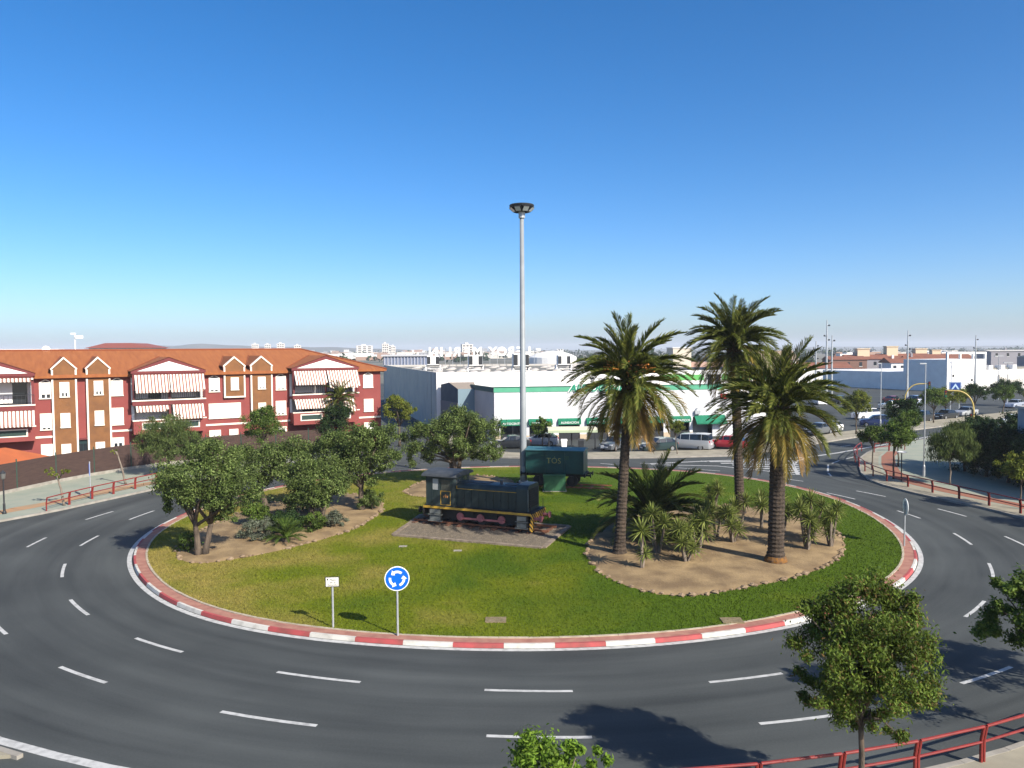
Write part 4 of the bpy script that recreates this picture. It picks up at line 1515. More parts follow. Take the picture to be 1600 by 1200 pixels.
    # brick gables
    def gable(x0, x1, zb, apex, shoulder, wins):
        y = -.28
        xm = (x0 + x1) / 2
        b = MB().slab([(x0, zb), (x1, zb), (x1, shoulder), (xm, apex), (x0, shoulder)], y, .0)
        o = P(b, "brick_gable", M_brick)
        tr = MB()
        tw = .15
        tr.box(x0 - tw * .6, x0 + tw * .4, y - .06, .0, zb, shoulder).box(x1 - tw * .4, x1 + tw * .6, y - .06, .0, zb, shoulder)
        for xa, s in ((x0, -1), (x1, 1)):
            tr.slab([(xa + s * .1, shoulder - .02), (xm, apex + .02), (xm, apex + .20), (xa + s * .16, shoulder + .10)] if s < 0 else [(xm, apex + .02), (xa + s * .1, shoulder - .02), (xa + s * .16, shoulder + .10), (xm, apex + .20)], y - .08, .0)
        if zb > 1:
            tr.box(x0, x1, y - .06, 0, zb, zb + tw)
        P(tr, "gable_trim", M_cream, o)
        yb0, yb1 = back(shoulder + .05), back(apex + .2)
        d = MB()
        d.face([(x0 - .15, y, shoulder + .08), (xm, y, apex + .20), (xm, yb1, apex + .2), (x0 - .15, yb0, shoulder + .08)][::-1])
        d.face([(xm, y, apex + .20), (x1 + .15, y, shoulder + .08), (x1 + .15, yb0, shoulder + .08), (xm, yb1, apex + .2)][::-1])
        d.face([(x0 - .02, y + .01, EZ - .3), (x0 - .02, y + .01, shoulder + .1), (x0 - .02, yb0 + .6, shoulder + .1), (x0 - .02, yb0 + .6, EZ - .3)])
        d.face([(x1 + .02, y + .01, EZ - .3), (x1 + .02, y + .01, shoulder + .1), (x1 + .02, yb0 + .6, shoulder + .1), (x1 + .02, yb0 + .6, EZ - .3)])
        P(d, "gable_roof", M_roof, roof)
        P(MB().tube([(x0 - .15, y, shoulder + .1), (x0 - .15, yb0, shoulder + .1)], .07, 5).tube([(x0 - .1, yb0, shoulder + .1), (xm, yb1, apex + .22)], .07, 5), "valley", M_ridge, roof)
        for wz in wins:
            window(xm - .40, xm + .40, wz[0], wz[1], False, wz[2], y)
    gable(.58, 2.46, 0, 10.45, 9.45, ((6.95, 8.3, .35), (4.1, 5.4, 0), (1.15, 2.5, 0)))
    gable(3.40, 5.27, 0, 10.45, 9.45, ((7.05, 8.35, .3), (4.15, 5.5, 0), (1.2, 2.5, .7)))
    gable(15.9, 17.87, 6.25, 10.35, 9.45, ((7.1, 8.35, 0),))
    gable(18.6, 20.7, 3.65, 10.38, 9.45, ((7.1, 8.35, .15), (4.35, 5.6, .3)))
    # entrance between the first two gables
    d = P(MB().box(2.55, 3.30, -.02, .0, .1, 2.8), "door", mat("dark_green_door", (.012, .03, .032), .35))
    P(MB().box(2.62, 2.90, -.035, -.02, .9, 2.4).box(2.95, 3.23, -.035, -.02, .9, 2.4), "pane", M_dglass, d)
    P(MB().box(2.5, 3.35, -.25, 0, 2.8, 2.95), "door_hood", M_redtrim, d)
    for a, b, z in ((-.9, .5, 3.15), (5.35, 7.15, 3.35), (13.75, 22.7, 3.42), (30.1, X1, 3.3)):
        P(MB().box(a, b, -.07, 0, z, z + .18), "string_course", M_cream)
    # balcony bays
    for bi, (a, b) in enumerate(BAYS):
        pr = 1.2
        xm = (a + b) / 2
        lg = MB()
        lg.box(a, b, .9, 1.2, 3.1, EZ).box(a, a + .25, .0, .9, 3.1, EZ).box(b - .25, b, .0, .9, 3.1, EZ)
        bay = P(lg, "loggia_wall", M_wht)
        P(MB().box(a, b, -pr, .9, 5.9, 6.14).box(a - .05, b + .05, -pr - .08, -pr, 5.86, 6.38), "upper_floor", M_redtrim, bay)
        P(MB().box(a - .08, b + .08, -pr - .13, -pr - .08, 6.28, 6.40), "cream_band", M_cream, bay)
        P(MB().box(a, b, -pr, .9, 3.1, 3.34).box(a, b, -pr - .1, -pr + .05, 3.08, 4.36).box(a, a + .15, -pr, 0, 3.1, 4.36).box(b - .15, b, -pr, 0, 3.1, 4.36), "lower_parapet", M_red, bay)
        P(MB().box(a - .08, b + .08, -pr - .15, -pr - .0, 4.36, 4.47), "cream_band", M_cream, bay)
        for g0, g1 in ((a + .85, a + 3.05), (xm + .4, xm + 2.6)):
            f = MB().box(g0 - .12, g1 + .12, -pr - .14, -pr - .1, 3.5, 4.2)
            o = P(f, "parapet_frame", M_cream, bay)
            P(MB().box(g0, g1, -pr - .15, -pr - .14, 3.6, 4.1), "parapet_grille", M_green_grille, bay)
        # doors at the back of the loggia, shutters half down
        for lv in (3.4, 6.15):
            for q in range(2):
                x = a + .5 + q * (b - a) * .5
                o = P(MB().box(x, x + 2.3, .84, .9, lv, lv + 2.2), "balcony_door", M_dglass, bay)
                P(MB().box(x, x + (1.15 if (bi + q + int(lv)) % 2 else 2.3), .80, .84, lv + .3, lv + 2.2), "shutter", M_shut, bay)
        P(MB().box(a, b, -pr, .9, EZ - .05, EZ + .06).box(xm - .10, xm + .10, -pr, -pr + .25, 6.38, EZ - .05).box(a, a + .2, -pr, -pr + .25, 6.38, EZ).box(b - .2, b, -pr, -pr + .25, 6.38, EZ)
          .box(xm - .1, xm + .1, -pr, -pr + .25, 4.4, 5.86), "pillar", M_redtrim, bay)
        # railing
        rl = MB()
        rl.box(a, b, -pr - .03, -pr + .02, 7.22, 7.27).box(a, b, -pr - .02, -pr + .01, 6.5, 6.53)
        n = 34 if bi else 20
        for i in range(n + 1):
            x = a + (b - a) * i / n
            rl.box(x - .015, x + .015, -pr - .02, -pr + .01, 6.4, 7.22)
        P(rl, "railing", M_dark, bay)
        # pediment
        pd = MB().slab([(a - .12, EZ + .06), (b + .12, EZ + .06), (b + .12, EZ + .28), (xm, 10.5), (a - .12, EZ + .28)], -pr - .05, -pr + .1)
        o = P(pd, "pediment", M_redtrim, roof)
        P(MB().slab([(a + .45, EZ + .30), (b - .45, EZ + .30), (xm, 10.12)], -pr - .09, -pr - .05), "pediment_panel", M_wht, roof)
        yb0, yb1 = back(EZ + .3), back(10.5)
        P(MB().face([(a - .2, -pr - .1, EZ + .3), (xm, -pr - .1, 10.55), (xm, yb1, 10.55), (a - .2, yb0, EZ + .3)][::-1])
          .face([(xm, -pr - .1, 10.55), (b + .2, -pr - .1, EZ + .3), (b + .2, yb0, EZ + .3), (xm, yb1, 10.55)][::-1]), "bay_roof", M_roof, roof)
        P(MB().tube([(a - .2, yb0, EZ + .32), (xm, yb1, 10.57)], .07, 5), "valley", M_ridge, roof)
        # awnings: (start, end, top, drop, reach)
        aw = []
        if bi == 0:
            aw = [(a + .2, xm - .1, 5.8, 1.15, .9), (xm + .1, b - .1, 5.8, 1.15, .9), (xm - .5, b, 8.75, .12, .2)]
        elif bi == 1:
            aw = [(a + .2, xm - .05, 8.8, 1.5, .7), (xm + .05, b - .1, 8.8, 1.5, .7), (a + .25, xm - .1, 5.78, .35, .35), (xm + .25, b - .2, 5.82, 1.2, .7)]
        else:
            aw = [(a + .15, xm - .1, 8.85, 1.25, .7), (xm + .1, b - .05, 8.85, 1.7, .9), (a + .15, xm - .2, 5.82, .8, .6), (xm - .1, b - .5, 5.82, 1.3, .7)]
        for (s0, s1, zt, dr, re) in aw:
            y0 = -pr - .02
            m = MB()
            L_ = s1 - s0
            m.hexa([(0, y0 - re, zt - dr), (L_, y0 - re, zt - dr), (L_, y0, zt), (0, y0, zt)], [(0, y0 - re, zt - dr + .03), (L_, y0 - re, zt - dr + .03), (L_, y0, zt + .03), (0, y0, zt + .03)])
            ao = P(m, "awning", M_awn, bay)
            ao.location = (s0, 0, 0)
            v = MB()
            nsc = int(L_ / .3)
            for i in range(nsc):
                x = i * .3
                v.slab([(x, zt - dr + .02), (x, zt - dr - .16), (x + .15, zt - dr - .22), (x + .3, zt - dr - .16), (x + .3, zt - dr + .02)], y0 - re - .03, y0 - re - .01)
            vo = P(v, "valance", M_awn, bay)
            vo.location = (s0, 0, 0)
    # things standing on the balconies that show: side screen and a planter per bay are left to the loggia doors
    P(MB().lathe([(.02, 0), (.30, .05), (.36, .14)], 12, (0, 0, 0)), "satellite_dish", M_wht, roof).matrix_local = Matrix.Translation((.4, 7.1, 11.35)) @ Matrix.Rotation(R(70), 4, 'X')
    P(MB().box(-5, 1.5, 7.2, 8.6, 10.9, 11.42), "parapet_box", M_wht, roof)
    P(MB().box(X1, X1 + .05, 4, 5.2, 6.9, 8.3).box(X1, X1 + .05, 4, 5.2, 4, 5.4), "side_window", M_shut)
apartment()

# ------------------------------------------------------------------ west side: fence, garden roof, railings, lamp, young trees
M_fence = mat("brown_screen", (0.045, 0.026, 0.022), .9, (.06, .035, .028), 1.5, 7, stretch=(1, 1, 6), bump=.3)
M_gpost = mat("green_post", (0.018, 0.06, 0.042), .5)
def fence(pts, label):
    t = thing("screen_fence", label, "fence", (0, 0, 0))
    P = [Vector(p) for p in pts]
    MBp = []
    for i, p in enumerate(P):
        MB().tube([(p.x, p.y, .1), (p.x, p.y, 2.62)], .045, 8).part("post", M_gpost, t)
        MB().lathe([(.055, 0), (.055, .03), (.02, .06)], 8, (p.x, p.y, 2.62)).part("post_cap", M_gpost, t)
        if i < len(P) - 1:
            q = P[i + 1]
            d = (q - p).normalized()
            n = Vector((-d.y, d.x)) * .015
            a, b = p + d * .05, q - d * .05
            MB().prism([(a.x - n.x, a.y - n.y), (b.x - n.x, b.y - n.y), (b.x + n.x, b.y + n.y), (a.x + n.x, a.y + n.y)], .38, 2.45).part("screen_panel", M_fence, t)
            MB().prism([(p.x - n.x * 8, p.y - n.y * 8), (q.x - n.x * 8, q.y - n.y * 8), (q.x + n.x * 8, q.y + n.y * 8), (p.x + n.x * 8, p.y + n.y * 8)], .05, .38).part("base_wall", M_kerb, t)
fence([(-43.2, 49.0), (-41.4, 52.9), (-40.0, 56.8), (-39.2, 60.6), (-38.4, 64.5), (-37.2, 68.2), (-35.6, 71.6), (-33.4, 74.6), (-30.9, 77.4), (-28.2, 79.8), (-25.2, 81.8), (-22.2, 83.6), (-19.2, 85.2)],
      "brown screened garden fence with green posts along the left pavement")
t = thing("garden_pavilion", "garden pavilion with an orange hipped roof behind the brown fence", "pavilion", (0, 0, 0))
E1, E2, E3, E4 = (-42.6, 55.6, 2.15), (-39.2, 65.6, 2.15), (-44.4, 67.4, 2.15), (-47.8, 57.4, 2.15)
K1, K2 = (-44.5, 59.4, 3.15), (-42.4, 64.2, 3.15)
mb = MB().face([E1, E2, K2, K1]).face([E2, E3, K2]).face([E3, E4, K1, K2]).face([E4, E1, K1])
lo = lambda p: (p[0], p[1], p[2] - .12)
for p, q in ((E1, E2), (E2, E3), (E3, E4), (E4, E1)):
    mb.face([lo(p), lo(q), q, p])
mb.face([lo(E4), lo(E3), lo(E2), lo(E1)])
mb.part("roof", mat("pavilion_orange", (.36, .095, .03), .85, (.30, .08, .028), 1, 5), t)
for (x, y) in ((-42.5, 56.2), (-41.2, 60.4), (-39.7, 65.2), (-44.3, 66.8), (-47.2, 57.8)):
    MB().box(x - .09, x + .09, y - .09, y + .09, .1, 2.08).part("post", M_dark, t)

def rail_proto(L, H=.92, dbl=True):
    """one bay of tubular guard rail: two rails, twin posts bent outward at the foot"""
    t = thing("guard_rail", "guard rail", "railing", (0, 0, 0))
    top = MB().tube([(.05, 0, H), (L - .05, 0, H)], .04, 8).part("top_rail", M_redrail, t)
    MB().tube([(.05, 0.06, H * .55), (L - .05, 0.06, H * .55)], .035, 8).part("middle_rail", M_redrail, t)
    for x in (.05, L - .05):
        MB().tube([(x, .0, H), (x, .07, H * .6), (x, .07, 0)], .045, 8).part("post", M_redrail, t)
    return t

RP = {}
def rails(pts, labelf, z, group, H=.92):
    for i in range(len(pts) - 1):
        a, b = Vector(pts[i]), Vector(pts[i + 1])
        L = round((b - a).length, 1)
        rz = atan2((b - a).y, (b - a).x)
        t = rail_proto((b - a).length, H)
        t.location = (a.x, a.y, z)
        t.rotation_euler = (0, 0, rz)
        t['label'] = labelf(i, len(pts) - 1)
        t['group'] = group

ORD = ["first", "second", "third", "fourth", "fifth", "sixth", "seventh", "eighth", "ninth", "tenth", "eleventh", "twelfth", "thirteenth"]
rails([(-32.1, 52.7), (-31.75, 54.9), (-31.25, 57.0), (-30.7, 59.0), (-30.05, 61.1), (-29.35, 63.2), (-28.4, 65.2)],
      lambda i, n: "%s bay of red guard rail on the left pavement, counted from the left" % ORD[i], .13, "red guard rails on the left pavement")
t = thing("street_lamp", "short dark street lamp at the left edge of the picture", "street lamp", (-34.5, 51.9, .13))
MB().lathe([(.13, 0), (.13, .12), (.08, .2), (.075, .7), (.05, .75), (.045, 2.35)], 10).part("post", M_dark, t)
MB().lathe([(.05, 2.35), (.12, 2.42), (.16, 2.75), (.14, 2.78), (.03, 2.95)], 8).part("lantern", mat("lantern_glass", (.12, .12, .11), .3), t)
MB().lathe([(.18, 2.76), (.17, 2.80), (.03, 2.98)], 8).part("lantern_cap", M_dark, t)
t = thing("crossing_sign", "blue triangular crossing sign seen from its edge on the left pavement", "sign", (-31.7, 57.4, .13), R(-62))
MB().tube([(0, .04, -.03), (0, .04, 2.75)], .04, 8).part("post", M_steel, t)
pl = MB().slab([(-.42, 1.75), (.42, 1.75), (.42, 2.6), (-.42, 2.6)], 0, .025).part("plate", M_blue, t)
MB().slab([(-.33, 1.85), (.33, 1.85), (0, 2.45)], -.005, 0).part("white_triangle", M_signwhite, pl)
def young(name, label, loc, h, lean, lobes, seed, leaf=LM_yellow, per=70, n=16):
    return tree(name, label, loc, lobes, h, .085, leaf, M_bark_pale, n, per, .16, .08, seed, lean=lean, limbs=5)
young("young_tree", "leaning young tree with two small yellowish tufts behind the left guard rail", (-32.0, 54.6, .13), 2.0, (-.5, .2), [(-.95, 0, 2.45, .38, .36, .42), (.1, .1, 2.5, .36, .34, .38), (-.5, .1, 2.1, .25, .25, .25)], 31, LM_yellow, 45, 14)
young("young_tree", "almost leafless leaning young tree in front of the brown fence", (-32.0, 63.4, .13), 2.6, (-.75, .2), [(-.85, 0, 2.75, .3, .3, .2)], 32, LM_yellow, 10, 8)

# trees between the building and the ring road
tree("pepper_tree", "drooping light green tree by the fence left of the olives", (-30.3, 67.5, .13), [(0, 0, 4.0, 2.4, 2.2, 1.4), (-1.1, 0, 2.9, 1.7, 1.6, 1.5), (1.3, 0, 2.9, 1.6, 1.5, 1.6), (0, 0, 2.4, 2.0, 1.8, 1.2)], 2.2, .16, LM_willow, M_bark, 140, 170, .2, .05, 41, hang=.6)
tree("street_tree", "dense green round tree with reddish tips before the apartment windows", (-24.3, 74.5, .13), [(0, 0, 3.7, 2.1, 2.0, 1.9), (.3, 0, 4.9, 1.4, 1.4, .9)], 2.0, .14, LM_green, M_bark, 70, 170, .18, .08, 42)
tree("street_tree", "tall dark cypress-like tree with a yellowish lit side before the second balcony bay", (-18.2, 77.5, .13), [(0, 0, 2.9, 1.6, 1.5, 2.0), (.5, 0, 4.3, 1.6, 1.5, 1.5), (1.0, 0, 4.9, 1.3, 1.2, .9)], 1.0, .16, LM_dark, M_bark, 90, 170, .2, .07, 43)
tree("street_tree", "yellow-green tree at the street corner right of the red building", (-12.9, 88.0, .13), [(0, 0, 4.2, 1.9, 1.8, 1.5), (-.6, 0, 5.1, 1.2, 1.2, .8), (.9, 0, 3.9, 1.1, 1.1, 1.1)], 2.4, .16, LM_yellow, M_bark, 65, 150, .22, .1, 44)
palm("fan_palm", "small palm with a shaggy crown against the red facade beside the second bay", (-18.9, 84.5), (-18.9, 84.5, 5.6), .22, .18, 2.2, 14, .6, 64, None)
palm("feather_palm", "little yellow palm in front of the brick gable by the entrance", (-40.6, 74.2), (-40.6, 74.2, 3.1), .11, .08, 1.2, 15, .2, 26, None)
tree("shrub_row", "low dark bush at the end of the brown fence under the olives", (-19.5, 79.5, .13), [(0, 0, .9, 2.2, 1.2, .9), (2.2, .5, .8, 1.2, 1.0, .8)], .5, .08, LM_dark, M_bark, 45, 120, .18, .08, 45, cat="shrub", cname="foliage", tname="stem")

# ------------------------------------------------------------------ north side: warehouse, workshop, annexes
M_conc = mat("grey_panels", (0.50, 0.47, 0.42), .9, (.43, .41, .38), .35, 5)
M_flat = mat("roof_membrane", (0.20, 0.19, 0.165), .95, (.15, .145, .125), .3, 6)
M_gfascia = mat("green_fascia", (0.07, 0.30, 0.18), .6, (.085, .33, .20), 1, 3)
M_gawn = mat("green_awning", (0.0, 0.145, 0.075), .7, (.0, .12, .06), 2, 4)
M_beige = mat("beige_plinth", (.45, .36, .25), .9)

def wall_box(mb, ring, z0, z1, mi=0):
    return mb.prism(ring, z0, z1, mi)

def warehouse():
    t = thing("warehouse", "long low warehouse with a white front, shaded grey side wall and roof full of domes", "warehouse", (0, 0, 0))
    Q = [(-10.4, 106.0), (20.6, 107.8), (28.0, 167.0), (-27.4, 165.0)]
    # walls: white front, grey sides, parapet
    def wallseg(a, b, m, name, th=.4, z1=8.0):
        a, b = Vector(a), Vector(b)
        d = (b - a).normalized()
        n = Vector((-d.y, d.x)) * th
        return MB().prism([(a.x, a.y), (b.x, b.y), (b.x + n.x, b.y + n.y), (a.x + n.x, a.y + n.y)], 0, z1).part(name, m, t)
    wallseg(Q[0], Q[1], M_wht, "front_wall")
    wallseg(Q[1], Q[2], M_conc, "side_wall", .4, 7.98)
    wallseg(Q[2], Q[3], M_conc, "rear_wall", .4, 7.97)
    sw = wallseg(Q[3], Q[0], M_conc, "side_wall", .4, 7.98)
    A, B = Vector(Q[0]), Vector(Q[3])
    d = (B - A).normalized()
    n = Vector((-d.y, d.x))
    if n.x > 0:
        n = -n
    k = 0
    for i in range(20):                      # panel joints and a downpipe on the long side
        p = A + d * (1.0 + i * 3.0)
        MB().prism([(p.x, p.y), (p.x + d.x * .1, p.y + d.y * .1), (p.x + d.x * .1 + n.x * .03, p.y + d.y * .1 + n.y * .03), (p.x + n.x * .03, p.y + n.y * .03)], .2, 7.9).part("panel_joint", M_dark if i == 1 else M_conc, sw)
    MB().prism([(-10.1, 106.3), (20.3, 108.1), (27.6, 166.6), (-27.0, 164.6)], 7.4, 7.6).part("roof", M_flat, t)
    # small glazing on the front, partly hidden
    M_dome = mat("skylight_dome", (.40, .37, .34), .6)
    rs = np.random.RandomState(4)
    c = 0
    for j in range(8):
        for i in range(9):
            y = 110 + j * 6.2 + rs.uniform(-.3, .3)
            f = (y - 106) / 60
            x0, x1 = -9 - 17 * f, 19.5 + 7.5 * f
            x = x0 + (x1 - x0) * (i + .5 + .25 * (j % 2)) / 9.3
            if x > x1 - 1:
                continue
            MB().box(x - .7, x + .7, y - .7, y + .7, 7.6, 7.72, 1).lathe([(.66, .12), (.56, .24), (.34, .33), (.1, .36)], 12, (x, y, 7.6)).part("skylight", [M_dome, M_conc], t)
    for (x, y, s) in ((-13.5, 132, 1), (-5.9, 124, 1.05), (1.3, 117, 1.15), (8.4, 126, 1), (13.9, 118, 1), (17.6, 131, .95)):
        u = tag(thing("air_conditioner", "x", "air conditioner", (x, y, 7.6), R(8)), group="rooftop cooling units")
        MB().box(-1.0 * s, 1.0 * s, -.8, .8, .95, 2.5 * s).part("housing", M_wht, u)
        MB().box(-1.02 * s, -.45 * s, -.83, -.8, 1.1, 2.35 * s).part("louvre", M_dark, u)
        MB().box(.45 * s, 1.02 * s, -.83, -.8, 1.1, 2.35 * s).part("louvre", M_dark, u)
        MB().box(-1.1 * s, 1.1 * s, -.9, .9, .78, .95).part("tray", M_dark, u)
        MB().box(-1.3, -1.1, -.7, .7, 0, .95).box(1.1, 1.3, -.7, .7, 0, .95).part("frame", M_wht, u)
        MB().box(-1.6, 1.6, -1.2, -1.12, .25, .34).box(-1.6, -1.52, -1.2, -1.12, 0, .34).box(1.52, 1.6, -1.2, -1.12, 0, .34).part("guard_bar", M_wht, u)
    labs = ["leftmost white cooling unit on the warehouse roof", "cooling unit on the warehouse roof, second from the left", "cooling unit on the warehouse roof just left of the light mast",
            "cooling unit on the warehouse roof just right of the light mast", "cooling unit near the palm on the warehouse roof's front half", "rightmost cooling unit on the warehouse roof, behind palm fronds"]
    k = 0
    for o in bpy.data.objects:
        if o.name.startswith("air_conditioner"):
            o['label'] = labs[k]
            k += 1
warehouse()

def roof_letters():
    t = thing("rooftop_sign", "large white rooftop letters seen mirrored from behind on a thin frame", "sign", (0, 164.2, 7.6))
    f = MB()
    for z in (2.15, 2.85, 3.55):
        f.box(-17.5, 4.8, .05, .10, z, z + .05)
    for x in np.arange(-17.3, 4.9, 1.58):
        f.box(x - .04, x + .04, .05, .12, 0, 3.9)
    f.part("frame", M_steel, t)
    for ch, x in zip("NILREMYOREL", (680, 693, 704, 717, 733, 749, 773, 787, 801, 815, 828)):
        me = text_mesh(ch, 2.65, .12, mirror=True, name="letter", bold=.09)
        me.materials.append(M_white)
        link("letter", me, t, ((x - 800) / 1205 * 164.2 - .35, 0, 3.0))
roof_letters()

def workshop():
    ang = atan2(4.3, 29.9)
    t = thing("workshop_building", "white ribbed-metal car workshop with green fascia and green awnings over dark bays", "workshop", (-2.15, 92.7, 0), ang)
    W, D_, H_ = 33.5, 9.5, 6.5
    P = lambda mb, n, m, par=t: mb.part(n, m, par)
    bays = [(.74, 3.75), (4.26, 7.0), (7.9, 10.54), (11.42, 14.1), (15.0, 17.7), (18.5, 21.2), (22.05, 24.6)]
    w = MB()
    edges = [0] + [v for b in bays for v in b] + [25.0]
    for i in range(0, len(edges), 2):
        w.box(edges[i], edges[i + 1], 0, .25, .0, 2.5)
    w.box(0, W, 0, .25, 2.5, 5.9)
    w.box(W - .25, W, .25, D_, 0, 5.9).box(.25, W - .25, D_ - .25, D_, 0, 5.9)
    w.box(27.6, W, .0, .25, 0, 2.5)
    M_clad = mat("ribbed_cladding", (.60, .60, .60), .7, (.55, .55, .56), .4, 4)
    P(w, "front_wall", M_clad)
    M_side = mat("grey_side", (.64, .56, .51), .9, (.56, .49, .45), .4, 5)
    # side wall skewed away to the left as in the place
    P(MB().prism([(-.02, 0.02), (.02, .02), (-1.75, 9.2), (-1.95, 9.2)][::-1], 0, 5.9).prism([(0, .05), (.25, .05), (.25, 9.4), (-1.8, 9.2)], 5.6, 5.9), "side_wall", M_side)
    P(MB().prism([(-.06, -.06), (W + .05, -.06), (W + .05, 0.3), (-.06, .3)], 5.9, H_), "fascia", M_gfascia)
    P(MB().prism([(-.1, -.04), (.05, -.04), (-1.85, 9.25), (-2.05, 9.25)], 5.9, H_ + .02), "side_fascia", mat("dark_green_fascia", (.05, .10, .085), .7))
    P(MB().box(-.1, W + .08, -.12, .35, H_, H_ + .06), "coping", mat("dark_green_coping", (.02, .10, .07), .6))
    P(MB().prism([(0, .3), (W, .3), (W, D_), (-1.8, D_ - .3)], 5.75, 5.9), "roof", M_flat)
    rb = MB()
    x = .2
    i = 0
    while x < W - .2:
        lo_ = 2.62 if any(b0 - .15 < x < b1 + .15 for b0, b1 in bays) or 24.8 < x < 27.8 else .62
        rb.box(x, x + .07, -.022, 0, lo_, 5.9)
        x += .42
    P(rb, "cladding_ribs", M_clad)
    for i in range(0, len(edges), 2):
        P(MB().box(edges[i], edges[i + 1], -.05, 0, 0, .62), "plinth", M_beige)
    names = ["AUTOCENTRO", "ALINEACION", "ALINEACION", "ALINEACION", "", "", "NEUMATICOS"]
    for (b0, b1), nm in zip(bays, names):
        o = P(MB().box(b0, b1, .9, .95, 0, 2.5), "bay_interior", M_dglass)
        P(MB().box(b0, b1, .08, .12, .0, .75).box((b0 + b1) / 2 - .04, (b0 + b1) / 2 + .04, .05, .12, .75, 2.5), "bay_door", M_dark, o)
        a = P(MB().slabx([(-.32, 1.86), (0, 1.95), (0, 2.62), (-.32, 2.36)], b0 - .1, b1 + .1), "awning", M_gawn)
        if nm:
            me = text_mesh(nm, .38, .01, name="lettering")
            me.materials.append(M_white)
            link("lettering", me, a, ((b0 + b1) / 2, -.335, 2.1))
    # recessed right-hand part with sloped awning
    P(MB().box(25.0, 27.6, 1.5, 1.7, 0, 2.6), "recess_wall", mat("shade_grey", (.30, .30, .28), .9))
    P(MB().hexa([(25.2, -.9, 1.62), (29.2, -.9, 1.62), (29.2, 0, 2.5), (25.2, 0, 2.5)], [(25.2, -.9, 1.8), (29.2, -.9, 1.8), (29.2, 0, 2.68), (25.2, 0, 2.68)]), "wide_awning", M_gawn)
    me = text_mesh("AUTOCENTRO", 1.25, .08, name="lettering", shear=.25, bold=.03, align='LEFT')
    me.materials.append(mat("green_letter", (.0, .22, .12), .5))
    link("lettering", me, t, (9.2, -.16, 6.25))
    me = text_mesh("AUTOCENTRO", 1.25, .04, name="lettering_outline", shear=.25, bold=.11, align='LEFT')
    me.materials.append(M_white)
    link("lettering_outline", me, t, (9.17, -.10, 6.25))
    P(MB().box(28.6, 30.2, -.12, -.04, 4.75, 5.3), "red_panel", mat("sign_red", (.50, .035, .04), .6))
    P(MB().slab([(30.2, 4.75), (30.8, 5.02), (30.2, 5.3)], -.12, -.04), "arrow_panel", M_white)
    P(MB().box(25.2, 25.9, -.35, 0, 2.85, 3.3).tube([(25.4, -.2, 3.3), (25.5, -.2, 3.6), (25.8, -.2, 3.75)], .06, 6), "wall_unit", M_steel)
    fl = thing("roof_floodlight", "small floodlight on a thin post above the workshop roof", "floodlight", (9.85, 95.2, 6.1))
    MB().tube([(0, 0, -.3), (0, 0, 1.25)], .045, 6).part("post", M_steel, fl)
    MB().box(-.25, .25, -.1, .12, 1.2, 1.45).part("lamp", M_dark, fl)
workshop()

t = thing("gable_annex", "small grey gabled annex between the warehouse and the workshop", "building", (0, 0, 0))
A_, B_, C_, D__ = (-9.75, 105.6), (-7.0, 99.6), (-4.6, 100.2), (-5.6, 105.8)
mb = MB()
mid = (-8.4, 102.6)
mb.face([(*A_, 0), (*A_, 6.35), (*mid, 6.75), (*B_, 6.0), (*B_, 0)][::-1])
mb.face([(*B_, 2.9), (*C_, 2.9), (*C_, 6.0), (*B_, 6.0)], 1)
mb.face([(*B_, 0), (*C_, 0), (*C_, 2.9), (*B_, 2.9)], 2)
mb.face([(*A_, 6.35), (*mid, 6.75), (-5.1, 103.2, 6.75), (*D__, 6.35)][::-1], 3)
mb.face([(*mid, 6.75), (*B_, 6.0), (*C_, 6.0), (-5.1, 103.2, 6.75)][::-1], 3)
mb.part("walls", [mat("slate_blue", (.075, .095, .12), .8, (.06, .075, .10), 1, 4), mat("pale_blue_panel", (.16, .23, .27), .5), M_wht, mat("annex_roof", (.25, .21, .17), .9)], t)
for k in range(3):
    p = Vector(A_).lerp(Vector(B_), .22 + .25 * k)
    d = (Vector(B_) - Vector(A_)).normalized()
    n = Vector((-.9, -.43)) * .04
    q = p + d * .75
    MB().prism([(p.x + n.x, p.y + n.y), (q.x + n.x, q.y + n.y), (q.x, q.y), (p.x, p.y)], 2.0, 3.0).part("window", M_dglass, t)
q = Vector(A_)
MB().prism([(A_[0] - .05, A_[1] - .02), (B_[0] - .05, B_[1] - .02), (B_[0] - .01, B_[1]), (A_[0] - .01, A_[1])], 0, 4.2).part("lower_cladding", mat("mauve_panel", (.19, .17, .18), .9), t)
MB().prism([(-6.2, 99.75), (-4.9, 100.08), (-4.9, 100.1), (-6.2, 99.8)], .3, 1.7).part("opening", M_dglass, t)
mb = MB()
t = thing("shop_building", "white shop with a green stripe and dark windows behind the workshop roof", "building", (21.2, 110.5, 0), R(3))
MB().box(0, 15.5, 0, 10, 0, 8.0).part("wall", M_wht, t)
MB().box(-.05, 6.4, -.06, 0, 6.5, 7.3).box(9.0, 15.5, -.06, 0, 6.5, 7.3).part("green_stripe", mat("bright_green", (.10, .36, .09), .6), t)
for x in (6.9, 8.0):
    w = MB().box(x, x + .85, -.08, 0, 5.6, 7.3).part("window", M_dglass, t)
    MB().box(x - .08, x, -.1, 0, 5.5, 7.4).box(x + .85, x + .93, -.1, 0, 5.5, 7.4).part("frame", M_wht, w)
MB().box(-.1, 15.6, -.1, 10.1, 8.0, 8.12).part("coping", M_dark, t)
MB().box(9.6, 13, -.07, -.01, 5.3, 6.4).part("panel", M_conc, t)
t = thing("stair_tower", "plain beige stair tower rising behind the shop with the green stripe", "building", (25.7, 123, 0), 0)
MB().box(0, 2.9, 0, 5, 0, 11.1).part("wall", mat("beige_render", (.56, .50, .40), .9), t)
MB().box(-.1, 3.0, -.1, 5.1, 11.1, 11.25).part("coping", M_wht, t)
